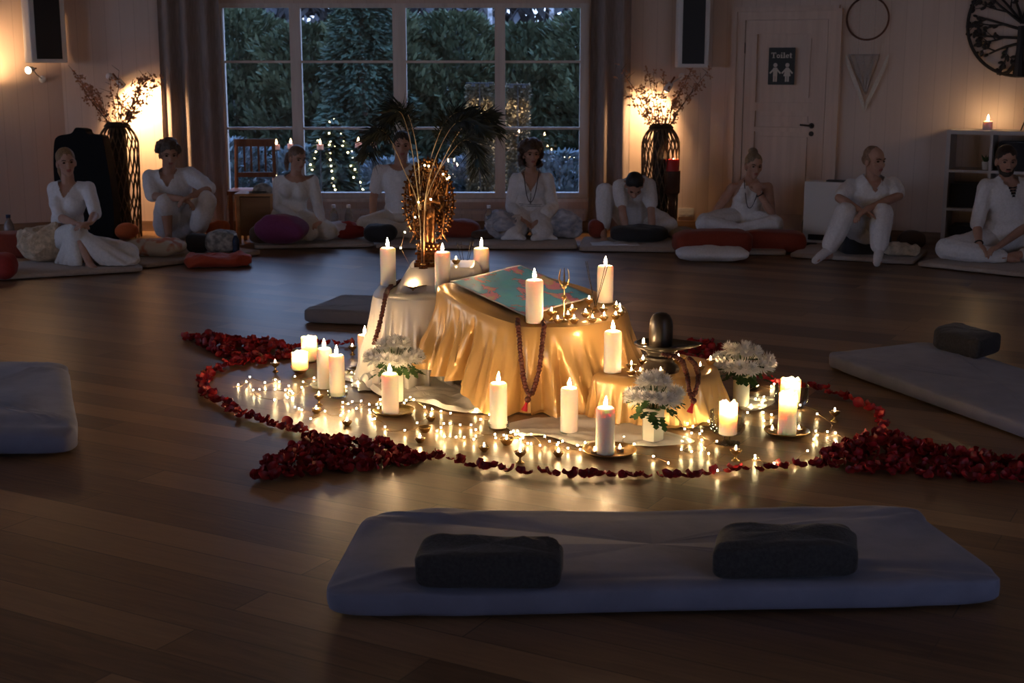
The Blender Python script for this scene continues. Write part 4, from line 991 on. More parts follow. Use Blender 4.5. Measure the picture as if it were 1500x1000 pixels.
for i, q in enumerate(pets):
    x, y, z, rz, rx, ry, s = q; k = rp.randrange(8)
    if id(q) in near:
        o = bpy.data.objects.new('rose_petal', petal_me[k]); col.objects.link(o); o.location = (x, y, z + .004 + abs(rx) * .012); o.rotation_euler = (rx, ry, rz); o.scale = (s, s, s)
        tag(o, 'single dark red rose petal lying in the near part of the petal ring', 'petal', 'rose petals')
    else:
        M = Matrix.Translation((x, y, z + .004 + abs(rx) * .012)) @ Matrix.Rotation(rz, 4, 'Z') @ Matrix.Rotation(ry, 4, 'Y') @ Matrix.Rotation(rx, 4, 'X') @ Matrix.Scale(s, 4)
        v, f = PM[k]; rest.add([M @ Vector(p) for p in v], f)
o = rest.build('rose_petals', M_petal); tag(o, 'heaped dark red rose petals in the far parts of the petal ring', 'petals', None, 'stuff')
# ------------------------------------------------------------------ mattresses and bolsters
def slab(name, label, cat, corners, h, m, seed, amp=.008, e1=.3, e2=.16, group=None, tilt=0, nfreq=5, sub=None):
    A, B, C, D = [Vector((p[0], p[1], 0)) for p in corners]; c = (A + B + C + D) / 4
    q = MB().ell((0, 0, 0), (1, 1, 1), None, 112, 26, e1, e2)
    out = []
    for x, y, z in q.v:
        a, b = (x + 1) / 2, (y + 1) / 2
        p = A * (1 - a) * (1 - b) + B * a * (1 - b) + C * a * b + D * (1 - a) * b
        zz = (z + 1) / 2 * h
        nn = noise.noise(Vector((p.x * nfreq * .5 + seed, p.y * nfreq * 2, zz * 4))) * amp + noise.noise(Vector((p.x * nfreq * 2 + seed, p.y * nfreq * 4, zz * 9))) * amp * .4
        cr = (1 - abs(noise.noise(Vector((p.x * 1.3 + seed, p.y * 9 + .8 * noise.noise(Vector((p.x * 2, p.y * 2, seed))), 3.3))))) ** 8 * amp * .8; nn += cr
        w = zz / h
        out.append((p.x - c.x + nn * .6, p.y - c.y + nn * .5, max(0, zz + nn * min(1, w * 2))))
    q.v = out; f2 = []
    for fc in q.f: f2.append(fc)
    q.f = f2
    o = q.build(name, m, None, True, c); return tag(o, label, cat, group)
sl = slab('floor_mattress', 'grey-blue sheeted floor mattress nearest the camera carrying two dark bolsters', 'mattress', [G(468, 912, .0), G(1480, 894, .0), G(1335, 741, .09), G(535, 745, .09)], .095, M_bed, 2, .012)
slab('floor_mattress', 'grey-blue floor mattress cut off by the left edge of the photo', 'mattress', [G(-260, 672, 0), G(116, 672, 0), G(98, 529, .11), G(-230, 529, .11)], .12, M_bed, 5, .014, .35)
A, B = Vector((1.675, 7.25, 0)), Vector((2.36, 7.58, 0)); d = Vector((.345, -.94, 0)) * 2.0
slab('floor_mattress', 'pale grey floor mattress on the right with one dark bolster', 'mattress', [A, A + d, B + d, B], .085, M_bed, 8, .01)
slab('floor_mattress', 'dark grey floor mattress half hidden behind the white satin table', 'mattress', [G(440, 474, 0), G(620, 482, 0), G(660, 440, .08), G(505, 432, .08)], .095, cloth('grey_sheet', (.13, .125, .15), 9), 11, .008)
def bolster(label, pts4, h, m, seed, z0):
    o = slab('bolster', label, 'bolster', pts4, h, m, seed, .016, .4, .22, 'charcoal bolsters', 0, 7); o.location.z = z0; return o
zb_ = .088
bolster('charcoal bolster lying on the left part of the nearest mattress', [G(604, 867, zb_), G(824, 867, zb_), G(820, 834, zb_), G(616, 834, zb_)], .112, M_char, 31, zb_)
bolster('charcoal bolster lying on the right part of the nearest mattress', [G(1040, 855, zb_), G(1259, 850, zb_), G(1243, 813, zb_), G(1050, 818, zb_)], .115, M_char, 47, zb_)
bolster('charcoal bolster lying on the pale mattress at the right', [G(1362, 512, .08), G(1432, 530, .08), G(1467, 519, .08), G(1395, 500, .08)], .12, M_char, 55, .08)
# ------------------------------------------------------------------ long mats under the sitters
MH = .05
def matpx(label, a, b, dep, seed, h=MH):
    p, q = G(*a), G(*b); d = (q - p).normalized(); n = Vector((-d.y, d.x, 0)); n = n if n.y > 0 else -n
    return slab('sitting_mat', label, 'mat', [p, q, q + n * dep, p + n * dep], h, M_mat, seed, .005, .35, .08, 'beige sitting mats')
matpx('beige mat on the floor under the woman in the white lace dress', (-40, 414), (210, 399), .75, 1)
matpx('beige mat on the floor under the man with curly grey hair', (214, 394), (384, 374), .75, 2)
matpx('beige mat under the kneeling woman with the ponytail', (372, 366), (548, 363), .75, 3)
matpx('beige mat under the man behind the peacock feathers', (550, 365), (690, 366), .75, 4)
matpx('beige mat under the curly-haired woman before the window', (692, 366), (846, 366), .75, 5)
matpx('beige mat under the man writing in a notebook', (848, 369), (1000, 371), .75, 6)
matpx('beige mat behind the dark red bolsters under the woman resting her chin', (1003, 373), (1152, 375), .75, 7)
matpx('beige mat under the older man with folded arms', (1156, 378), (1338, 389), .7, 8)
matpx('beige mat under the man in the laced tunic at the right', (1342, 391), (1540, 412), .75, 9)
# ------------------------------------------------------------------ cushions, bags, bottles and cloths
def blob(name, label, cat, px, pyb, z0, w, dp, h, m, rz=0, seed=0, e1=.7, e2=.5, amp=.015, fr=6, group=None, pinch=0):
    p = G(px, pyb, z0); p.y += dp * .45
    q = MB().ell((0, 0, 0), (1, 1, 1), None, 40, 20, e1, e2); out = []
    for x, y, z in q.v:
        if pinch: k = 1 - pinch * (x * x * y * y); zz = z * (1 - pinch * .6 * max(abs(x), abs(y)) ** 3)
        else: zz = z
        v = Vector((x * w / 2, y * dp / 2, (zz + 1) / 2 * h)); nn = noise.noise_vector(Vector((v.x * fr + seed * 3.1, v.y * fr, v.z * fr))) * amp + noise.noise_vector(Vector((v.x * fr * 3 + seed, v.y * fr * 3, v.z * fr * 3))) * amp * .4
        v = v + nn * min(1, v.z / h * 3 + .1); out.append((v.x, v.y, max(0, v.z)))
    q.v = out; o = q.build(name, m, None, True, p); o.rotation_euler.z = rz
    return tag(o, label, cat, group)
blob('fleece_cushion', 'fluffy cream fleece cushion beside the woman in the lace dress', 'cushion', 62, 386, MH, .42, .3, .3, M_wool, .2, 1, .8, .7, .05, 9)
blob('maroon_bolster', 'dark maroon bolster at the far left edge under the water bottle', 'bolster', 14, 380, MH, .5, .25, .22, M_maroon, .1, 2, .5, .5)
blob('maroon_cushion', 'dark red round cushion at the bottom left edge on the floor', 'cushion', -6, 412, 0, .26, .2, .2, M_red, 0, 22, .7, .6)
blob('orange_cushion', 'bright orange cushion between the lace-dress woman and the curly-haired man', 'cushion', 182, 352, MH, .2, .2, .15, M_orange, 0, 3, .8, .7)
blob('floral_cushion', 'flowered print cushion in front of the curly-haired man', 'cushion', 222, 378, MH, .5, .3, .15, M_floral, -.25, 4, .8, .4, .02, 6, None, .4)
blob('orange_shawl', 'folded orange-red shawl on the floor before the grey pack', 'shawl', 314, 393, 0, .55, .28, .1, cloth('orange_shawl_cloth', (.42, .06, .025)), .1, 5, .6, .5, .03, 10)
blob('grey_pack', 'rolled grey patterned pack beside the dark blue bottle', 'bag', 322, 372, MH, .26, .2, .19, M_greyb, 0, 6, .6, .6)
blob('black_bag', 'small black bag left of the rolled grey pack', 'bag', 288, 371, MH, .2, .15, .16, M_dark, 0, 7, .6, .6)
blob('orange_cloth', 'bunched orange cloth behind the bare foot of the curly-haired man', 'cloth', 318, 352, MH, .22, .2, .17, M_orange, 0, 8, .8, .8, .03)
blob('brown_cushion', 'brown round cushion beside the wooden chest left of the purple cushion', 'cushion', 383, 358, MH, .24, .2, .16, M_brown, 0, 9, .8, .7)
blob('purple_cushion', 'large purple cushion at the kneeling woman\'s side', 'cushion', 410, 360, MH, .46, .3, .25, M_purple, -.2, 10, .8, .4, .025, 6, None, .5)
blob('pale_pillow', 'pale pillow under the dark red cloth near the window', 'pillow', 492, 351, MH, .3, .2, .15, M_pinkw, .2, 11, .8, .6)
blob('red_cloth', 'bunched dark red cloth on the pale pillow behind the statue man', 'cloth', 510, 351, MH, .3, .2, .15, M_red, 0, 12, .7, .6, .04, 9)
blob('dark_cushion', 'dark round cushion at the knee of the man behind the feathers', 'cushion', 556, 357, MH, .30, .24, .17, M_dark, 0, 13, .8, .8)
blob('red_bolster', 'dark red bolster right of the man behind the feathers', 'bolster', 668, 350, MH, .45, .25, .17, M_maroon, -.3, 14, .7, .6)
blob('grey_blanket', 'rumpled grey-blue blanket heaped left of the curly-haired woman', 'blanket', 737, 352, MH, .34, .3, .23, M_blanket, 0, 15, .8, .8, .06, 9)
blob('grey_blanket', 'rumpled grey-blue blanket heaped right of the curly-haired woman', 'blanket', 828, 351, MH, .34, .3, .24, M_blanket, 0, 16, .9, .8, .05, 8)
blob('brown_pouch', 'flat brown pouch left of the grey-blue blanket near the water bottle', 'pouch', 708, 351, MH, .24, .2, .08, M_brown, 0, 17, .5, .5, .01)
blob('dark_cushion', 'wide dark cushion under the writing man', 'cushion', 938, 356, MH, .52, .34, .14, M_dark, 0, 18, .6, .7)
blob('brick_red_cushion', 'small brick-red cushion behind the raised knee of the writing man', 'cushion', 875, 350, MH, .16, .2, .17, M_maroon, 0, 19, .8, .7)
blob('beige_cushion', 'beige cushion between the writing man and the dark red bolsters', 'cushion', 1000, 350, MH, .24, .2, .1, M_mat, 0, 20, .7, .6)
blob('maroon_bolster', 'long maroon bolster in front of the woman resting her chin, left one', 'bolster', 1046, 377, .0, .68, .28, .23, M_maroon, .12, 21, .6, .35, .015)
blob('maroon_bolster', 'long maroon bolster in front of the woman resting her chin, right one', 'bolster', 1133, 372, .0, .60, .26, .20, M_maroon, -.12, 27, .6, .35, .015)
blob('white_pillow', 'flat white pillow on the floor in front of the maroon bolsters', 'pillow', 1047, 386, .0, .60, .34, .13, M_wcot, 0, 23, .9, .35, .02, 6, None, .45)
blob('meditation_seat', 'low black meditation seat under the older man', 'seat', 1270, 374, .045, .42, .34, .19, M_dark, 0, 24, .35, .3, .005)
blob('fleece_slippers', 'cream fleece bundle on the mat right of the older man', 'bundle', 1325, 376, MH, .3, .2, .1, M_wool, 0, 25, .8, .8, .03, 14)
blob('brown_bag', 'small brown bag behind the cream fleece bundle', 'bag', 1338, 366, MH, .24, .15, .16, M_brown, 0, 26, .8, .7)
def bottle(label, px, pyb, z, h, r, m, cap_m, seed=0, name='water_bottle', lab=None):
    p = G(px, pyb, z); p.y += r; t = thing(name, label, 'bottle', p)
    MB().lathe([(1e-6, 0), (r * .9, 0), (r, .008), (r, h * .3), (r * .94, h * .34), (r, h * .38), (r, h * .66), (r * .8, h * .76), (r * .4, h * .88), (r * .38, h * .93), (1e-6, h * .93)], 18).build('bottle_body', m, t)
    MB().lathe([(r * .46, h * .91), (r * .46, h), (1e-6, h)], 14).build('bottle_cap', cap_m, t)
    if lab: MB().lathe([(r * 1.02, h * .1), (r * 1.02, h * .34)], 18).build('bottle_label', lab, t)
    return t
bottle('clear water bottle standing at the far left wall beside the fleece cushion', 13, 368, .0, .32, .045, M_plastic, M_blue, lab=M_label)
bottle('dark blue metal bottle in front of the grey pack', 345, 372, MH, .17, .03, M_blue, M_steel, name='metal_bottle')
bottle('clear water bottle under the window, left one of the pair', 489, 350, .0, .32, .042, M_plastic, M_white, lab=M_label)
bottle('clear water bottle under the window, right one of the pair', 511, 350, .0, .32, .042, M_plastic, M_white, lab=M_label)
bottle('clear water bottle beside the grey-blue blanket of the curly-haired woman', 716, 349, MH, .30, .042, M_plastic, M_white, lab=M_label)
bottle('clear water bottle in front of the white heater', 1181, 357, .0, .28, .042, M_plastic, M_white, lab=M_label)
# notebook
p = G(901, 358, MH + .002); t = thing('notebook', 'open white notebook on the mat in front of the writing man', 'notebook', p, .03)
for s in (-1, 1):
    q = MB(); n = 10; v = []; f = []
    for i in range(n + 1):
        a = i / n; x = s * a * .21; z = .004 + .012 * math.sin(min(1, a * 1.6) * math.pi) * (1 - a * .5)
        v += [(x, -.07, z), (x, .13, z), (x, -.07, 0), (x, .13, 0)]
    for i in range(n):
        k = i * 4; f += [(k, k + 4, k + 5, k + 1), (k + 2, k + 3, k + 7, k + 6), (k, k + 2, k + 6, k + 4), (k + 1, k + 5, k + 7, k + 3)]
    f += [(n * 4, n * 4 + 2, n * 4 + 3, n * 4 + 1)]
    q.add(v, f).build('page', M_paper, t)
# guitar case leaning on the left wall
gb = G(92, 372, 0); gtop = LW(82, 204, .12); hgt = 1.05
t = thing('guitar_case', 'black instrument case leaning upright on the wall behind the lace-dress woman', 'case', (gb.x, 12.55, 0), -.15)
pxm = mpp(Vector((gb.x, 12.5, .8)))
ol = [(-.25, .03), (-.2, 0), (.2, 0), (.26, .04), (.28, .3), (.25, .6), (.2, .93), (.17, .985), (.05, 1.0), (.02, 1.04), (-.06, 1.05), (-.11, 1.0), (-.24, .97), (-.28, .88), (-.29, .6), (-.26, .35)]
lo = smooth_loop([Vector((x, 0, z)) for x, z in ol], 96)
MB().prism([(p.x, max(0, p.z)) for p in lo], -.07, .07, Matrix.Rotation(-.06, 3, 'X')).build('case_shell', M_case, t)
MB().tube([(-.1, -.08, .45), (-.1, -.13, .47), (.08, -.13, .47), (.08, -.08, .45)], .012).build('case_handle', M_black, t)
# small wooden shelf box between case and vase
p = G(148, 349, 0); t = thing('wooden_stool', 'low dark wooden stool at the wall left of the left wicker vase', 'stool', (p.x, 12.95, 0))
MB().box((0, 0, .3), (.3, .26, .03)).build('seat', M_chair, t, False)
for a in (-1, 1):
    for b in (-1, 1): MB().box((a * .125, b * .105, .145), (.03, .03, .29)).build('leg', M_chair, t, False)
# ladder-back chair with bag at the window, box in front
c0 = G(371, 352, 0); t = thing('wooden_chair', 'brown wooden chair by the window left of the ponytailed woman', 'chair', (Y(371, 300, 12.95).x, 12.98, 0), .05)
zt = Y(371, 205, 13.1).z; wch = .40
sh_ = .44
MB().box((0, -.02, sh_), (.43, .42, .035)).build('seat', M_chair, t, False)
for s in (-1, 1):
    MB().box((s * .185, -.2, sh_ / 2 - .01), (.035, .035, sh_ - .02)).build('leg', M_chair, t, False)
    MB().tube([(s * .185, .17, 0), (s * .185, .18, sh_), (s * .175, .22, zt)], .018, 6).build('leg', M_chair, t)
MB().box((0, .215, zt - .03), (.39, .025, .07)).build('top_rail', M_chair, t, False)
MB().box((0, .19, sh_ + .14), (.34, .022, .045)).build('lower_rail', M_chair, t, False)
for x in (-.1, -.035, .035, .1): MB().box((x, .2, (sh_ + .14 + zt) / 2), (.018, .014, zt - sh_ - .2)).build('spindle', M_chair, t, False)
bxp = Y(372, 300, 12.55); M_pine = mottle(mat('pine', (.5, .25, .1), .5), (.42, .2, .08), (.58, .31, .13), 2, 5, (1, 8, 8))
t = thing('wooden_chest', 'small pine chest left of the ponytailed woman with a cap on it', 'chest', (Y(378, 300, 12.62).x, 12.62, 0))
bt = Y(375, 283, 12.5).z; bwid = .34
MB().box((0, 0, bt - .012), (bwid + .03, .34, .024)).build('chest_lid', M_pine, t, False)
q = MB()
for s in (-1, 1):
    for e in (-1, 1): q.box((s * (bwid / 2 - .015), e * .14, bt / 2 - .012), (.03, .03, bt - .024))
q.build('corner_post', M_pine, t, False)
MB().box((0, 0, bt / 2 + .02), (bwid - .03, .27, bt - .11)).build('chest_panel', mottle(mat('dark_pine', (.3, .15, .07), .6), (.26, .13, .06), (.34, .18, .08), 3, 4, (1, 8, 8)), t, False)
cp = Vector((Y(384, 280, 12.55).x, 12.58, bt)); t = thing('cap', 'grey patterned cap lying on the pine chest', 'cap', cp)
w_ = wrinkle(MB().ell((0, 0, 0), (.1, .09, .085), None, 24, 14), .012, 14, 3, 0); w_.build('crown', M_greyb, t)
MB().ell((-.03, -.06, .012), (.09, .07, .01)).build('brim', M_dark, t)
# heater, outlet
p0 = RW(1216, 355); hx = thing('convector_heater', 'white upright heater box by the toilet door behind the older man', 'heater', (Y(1217, 300, 12.3).x, 12.3, 0), -ANG)
ht = Y(1210, 267, 12.2).z
q = MB().box((0, 0, ht / 2 + .02), (.44, .2, ht - .04)); q.build('heater_body', M_white, hx, False)
MB().box((.04, 0, ht + .004), (.16, .1, .02)).build('control_panel', M_black, hx, False)
MB().box((0, -.102, .09), (.34, .006, .05)).build('grille', M_black, hx, False)
for s in (-1, 1): MB().box((s * .16, 0, .012), (.05, .2, .024)).build('foot', M_black, hx, False)
o_ = BW(1005, 311, .004); t = thing('wall_outlet', 'white double wall outlet low on the back wall by the right corner', 'outlet', o_)
MB().box((0, 0, 0), (.15, .012, .085)).build('face_plate', M_white, t, False)
for s in (-1, 1): MB().lathe([(.022, 0), (.026, .004), (1e-6, .002)], 16, (s * .036, -.006, 0), Matrix.Rotation(math.pi / 2, 3, 'X')).build('socket', M_black if False else M_white, t)
# ------------------------------------------------------------------ lattice vases with twigs
def lattice(label, px, pyb, pyt, wpx, y, tl, seed):
    p = Y(px, pyb, y); p.z = 0; top = Y(px, pyt, y).z; k = mpp(Vector((p.x, y, .6))); r = wpx * k / 2; rr = random.Random(seed)
    t = thing('lattice_vase', label, 'vase', p)
    def rad(q): return r * (.9 + .1 * q) * (1 if q < .84 else 1 - .4 * ((q - .84) / .16) ** 2)
    m = MB(); n = 22
    for s in (-1, 1):
        for i in range(n):
            pts = []
            for j in range(25):
                q = j / 24; a = 2 * math.pi * i / n + s * q * 1.35 + s * .03 * math.sin(q * 22); pts.append((rad(q) * math.cos(a), rad(q) * math.sin(a), q * (top - .01)))
            m.tube(pts, .0055, 5)
    m.build('lattice', M_lat, t)
    MB().lathe([(1e-6, .0), (r * .42, 0), (r * .42, .1), (r * .42, top * .6), (r * .4, top * .96), (r * .3, top), (r * .28, top), (r * .3, top * .9), (1e-6, top * .85)], 24).build('inner_sleeve', M_wick2, t)
    m = MB(); m.lathe([(r * .6, top - .01), (r * .66, top), (r * .55, top + .025), (r * .4, top + .04), (r * .36, top + .02)], 24); m.build('rim', M_wick2, t)
    # twigs
    b = thing('blossom_twigs', tl, 'twigs', p + Vector((0, 0, top * .9))); tw = MB(); bl = MB()
    for i in range(13):
        a = rr.uniform(0, 6.28); sp = rr.uniform(.25, .62) * r * 4; hh = rr.uniform(.34, .66)
        pts = []
        for j in range(9):
            q = j / 8; pts.append(Vector((math.cos(a) * (r * .15 + sp * q ** 1.25) + rr.gauss(0, .008), math.sin(a) * (r * .15 + sp * .5 * q ** 1.25), hh * q)))
        tw.tube(pts, [.006 * (1 - .75 * j / 8) for j in range(9)], 5)
        for j in range(2, 9):
            for _ in range(5):
                if rr.random() < (.85 if abs(pts[j].x) > .12 else .3):
                    c = pts[j] + Vector((rr.gauss(0, .022), rr.gauss(0, .022), rr.gauss(0, .028)))
                    for e in range(4):
                        d = Vector((rr.gauss(0, 1), rr.gauss(0, 1), rr.gauss(0, 1))).normalized(); s = d.orthogonal().normalized(); w = .007
                        bl.add([c, c + d * .018 + s * w * 1.5, c + d * .032, c + d * .018 - s * w * 1.5], [(0, 1, 2, 3)])
            if rr.random() < .5:
                e = pts[j] + Vector((rr.gauss(0, .05), rr.gauss(0, .04), rr.uniform(.02, .08))); tw.tube([pts[j], e], [.003, .0012], 4)
    tw.build('branches', M_twig, b); bl.build('blossoms', M_blos, b, False)
lattice('tall woven lattice vase left of the curly-haired man', 181, 350, 185, 59, 13.02, 'dry blossom twigs in the left lattice vase', 3)
lattice('tall woven lattice vase by the right curtain behind the writing man', 965, 345, 187, 56, 13.05, 'dry blossom twigs in the right lattice vase', 9)
# log stand with the red candle
p = Y(983, 335, 12.92); p.z = 0; zt = Y(983, 233, 12.92).z; t = thing('log_stand', 'tall rough wooden post stand beside the right lattice vase', 'stand', p)
w_ = wrinkle(MB().lathe([(1e-6, 0), (.08, 0), (.075, .1), (.035, .14), (.03, zt * .5), (.05, zt * .55), (.075, zt * .58), (.078, zt * .85), (1e-6, zt * .85)], 18), .006, 12, 2, 0); w_.build('post', M_rust, t)
t = thing('red_candle', 'lit red candle on the wooden post stand', 'candle', p + Vector((0, 0, zt * .85)))
hr = zt * .15; MB().lathe([(1e-6, 0), (.062, 0), (.064, hr * .95), (.06, hr), (.05, hr - .012), (1e-6, hr - .016)], 22).build('wax_body', M_redwax, t); flame_mb(.03, .012, hr - .008).build('flame', M_flames, t); MB().tube([(0, 0, hr - .02), (0, 0, hr - .008)], .0014, 5).build('wick', M_wick, t)
# ------------------------------------------------------------------ speakers
def speaker(label, pos, rz, w, h, d):
    t = thing('wall_speaker', label, 'speaker', pos, rz)
    q = MB(); q.box((0, 0, h / 2), (w, d, h)); o = q.build('cabinet', M_white, t, False); b = o.modifiers.new('b', 'BEVEL'); b.width = .012; b.segments = 3
    MB().box((0, -d / 2 - .004, h / 2), (w * .7, .012, h - .07)).build('grille', M_black, t, False)
    MB().box((0, d / 2 + .03, h / 2), (.08, .09, .2)).build('bracket', M_iron, t, False)
p = LW(68, 92, .22); speaker('white wall speaker with black grille on the left wall above the lamp', p, .62, .34, .85, .22)
p = BW(1013, 99, .22); speaker('white wall speaker with black grille by the right corner above the twigs', p, 0, .30, .85, .2)
# ------------------------------------------------------------------ wall lamps
def lamp(label, head, target, base, power, size=95, lens=None):
    t = thing('wall_spotlight', label, 'lamp', base); h = Vector(head) - Vector(base); d = (Vector(target) - Vector(head)).normalized()
    M = d.to_track_quat('Z', 'Y').to_matrix()
    MB().lathe([(1e-6, -.09), (.024, -.088), (.03, -.06), (.034, 0), (.031, 0), (.028, -.05), (1e-6, -.06)], 22, h, M).build('lamp_head', M_white, t); hd_ = t.children[-1] if t.children else bpy.data.objects[-1]
    MB().lathe([(1e-6, -.012), (.03, -.012), (.03, -.008), (1e-6, -.006)], 22, h, M).build('lens', M_lens if lens is None else lens, hd_)
    MB().tube([h - d * .085, h - d * .16], .009, 8).build('handle', M_chair, t)
    MB().tube([Vector(), h * .5 - d * .03, h - d * .09], .006, 6).build('arm', M_steel, t)
    n = (Vector(base) - Vector((base[0], base[1], base[2]))); MB().ell((0, 0, 0), (.035, .02, .035)).build('wall_plate', M_white, t)
    L_ = bpy.data.lights.new('lamp_spot', 'SPOT'); L_.energy = power; L_.color = (1, .58, .27); L_.spot_size = math.radians(size); L_.spot_blend = 1; L_.shadow_soft_size = .03
    o = bpy.data.objects.new('lamp_spot', L_); col.objects.link(o); o.parent = t; o.location = h + d * .01; o.rotation_euler = (-d).to_track_quat('Z', 'Y').to_euler()
LP = 150
lamp('wall spotlight above the left lattice vase aimed at the left curtain', BW(180, 126, .26), BW(222, 178, 0), BW(160, 112, .01), LP, 130)
lamp('wall spotlight above the right lattice vase aimed toward the curtain', BW(976, 132, .24), BW(938, 192, 0), BW(999, 112, .01), LP * .55, 120)
_h = LW(41, 103, .28); lamp('wall spotlight on the left wall below the speaker with its lens facing the room', _h, _h + Vector((-.15, -1, -.12)), LW(62, 116, .01), 3, 120, emitter('bright_lens', (1, .72, .45), 40))
lamp('wall spotlight on the left wall unseen beyond the left edge, inferred from its glow', LW(-62, 118, .3), LW(-20, 84, 0), LW(-84, 130, .01), LP * .5, 76)  # lamp out of view, inferred from the glow on the left wall
# ------------------------------------------------------------------ bookshelf and things on the right wall
rot = -ANG
DP = .38
fl_ = RW(1381, 340, .41); fl_.z = 0; bs = thing('bookshelf', 'grey cube bookshelf on the right wall behind the man in the laced tunic', 'bookshelf', fl_, rot)
ztop = Y(1389, 190, fl_.y).z; CW = .36; t_ = .022; NC = 3
q = MB()
for i in range(NC + 1): q.box((i * CW, DP / 2, ztop / 2), (t_ if 0 < i < NC else .035, DP, ztop))
q.build('upright', M_shelf, bs, False)
for j in range(4):
    z = .02 + (ztop - .04) * j / 3
    MB().box((NC * CW / 2, DP / 2, z), (NC * CW + .035, DP + (.004 if j in (0, 3) else 0), .035 if j in (0, 3) else t_)).build('shelf_board', M_shelf, bs, False)
def onshelf(x, y, z): return fl_ + Matrix.Rotation(rot, 3, 'Z') @ Vector((x, y, z))
row = (ztop - .04) / 3
for (x, z, w, h, lab) in ((.18, .032 + row, .3, row * .62, 'black storage box in the middle left cell of the grey bookshelf'), (.19, .038, .28, row * .5, 'black storage box in the bottom left cell of the grey bookshelf'), (.55, .032 + 2 * row, .28, row * .72, 'black storage box in the top middle cell of the grey bookshelf')):
    b = MB().box((0, 0, h / 2), (w, .28, h)).build('storage_box', M_dark, None, False, onshelf(x, .22, z)); b.rotation_euler.z = rot; tag(b, lab, 'box')
p = onshelf(.31, .12, .032 + 2 * row); t = thing('potted_succulent', 'tiny dark succulent in a white pot in the top left shelf cell', 'plant', p)
MB().lathe([(1e-6, 0), (.026, 0), (.033, .07), (.029, .07), (.027, .06), (1e-6, .06)], 18).build('pot', M_white, t)
m = MB()
for i in range(16):
    a = i * 2.4; d = Vector((math.cos(a) * .7, math.sin(a) * .7, 1)).normalized(); m.tube([(0, 0, .06), d * .04 + Vector((0, 0, .06)), d * .085 * (.7 + .3 * (i % 3) / 2) + Vector((0, 0, .06))], [.006, .008, .001], 5)
m.build('succulent_leaves', M_leaf, t)
p = onshelf(.30, .16, ztop + .0); k = 14 * mpp(p) / 2; candle('short wide candle burning on top of the grey bookshelf', p, k, .075)
FN[0] += 1
tealo = onshelf(.72, .19, ztop); t = thing('iron_stand', 'curled black iron stand on the bookshelf under the pink crystal', 'stand', tealo, rot)
m = MB()
for s in (-1, 1):
    m.tube([(s * .14, -.06, 0), (s * .12, -.02, .07), (s * .1, 0, .1), (s * .12, 0, .15), (s * .13, 0, .19)], .006, 6); m.tube([(s * .1, .06, 0), (s * .1, 0, .1)], .006, 6)
m.tube([(-.13, 0, .055), (.13, 0, .055)], .006, 6); m.tube([(-.11, 0, .11), (-.05, -.02, .08), (.05, -.02, .08), (.11, 0, .11)], .006, 6); m.build('stand_frame', M_iron, t)
q = MB().ell((0, 0, .15), (.13, .05, .15), None, 14, 10, .8, .8); wrinkle(q, .022, 9, 3)
o = q.build('rose_quartz', M_quartz, None, False, onshelf(.72, .19, ztop + .068)); o.rotation_euler.z = rot; tag(o, 'large pink rose-quartz crystal on the iron stand on the bookshelf', 'crystal')
# tree of life
ctr = RW(1497, 34, .04); k = mpp(ctr); rad_ = 76 * k; t = thing('tree_wall_art', 'round black iron tree wall hanging on the right wall', 'wall art', ctr, rot); rr = random.Random(12)
MB().tube([(rad_ * math.cos(2 * math.pi * i / 64), 0, rad_ * math.sin(2 * math.pi * i / 64)) for i in range(64)], .014, 6, True).build('ring', M_iron, t)
m = MB(); lf_ = MB()
m.tube([(0, 0, -rad_), (.0, 0, -rad_ * .5), (.0, 0, -rad_ * .05)], [.05, .032, .03], 8)
for s in (-1, 1): m.tube([(s * .02, 0, -rad_ * .75), (s * .09, 0, -rad_ * .93), (s * .16, 0, -rad_ * .97)], [.03, .02, .012], 6)
def leafz(c, a, L=.045):
    d = Vector((math.cos(a), 0, math.sin(a))); lf_.ell(c + d * L * .6, (.5 * L, .006, .26 * L), Matrix.Rotation(-a, 3, 'Y'), 8, 6)
def branch(p, a, L, r, dep):
    pts = [p]; q = p; curv = rr.uniform(-.5, .5)
    n = 5
    for i in range(n):
        a += curv / n; q = q + Vector((math.cos(a), 0, math.sin(a))) * L / n
        if q.length > rad_ * .97: break
        pts.append(q)
    if len(pts) < 2: return
    m.tube(pts, [r * (1 - .5 * i / len(pts)) for i in range(len(pts))], 5)
    for i in range(1, len(pts)):
        if dep >= 1:
            for s in (-1, 1):
                if rr.random() < .38: leafz(pts[i], a + s * rr.uniform(.6, 1.0), rr.uniform(.045, .06))
    if dep < 2:
        for i in (2, 4):
            if i < len(pts) and rr.random() < .8: branch(pts[i], a + rr.choice((-1, 1)) * rr.uniform(.5, .9), L * .55, r * .6, dep + 1)
    leafz(pts[-1], a)
for s in (-1, 1):
    for a0, z0, L in ((.05, -.28, .75), (.3, -.12, .85), (.62, 0, .9), (1.0, .0, .9), (1.35, .05, .9), (-.12, -.38, .6)):
        a = a0 if s > 0 else math.pi - a0; branch(Vector((0, 0, rad_ * z0)), a, rad_ * L, .014, 0)
m.build('trunk_and_branches', M_iron, t); lf_.build('iron_leaves', M_iron, t)
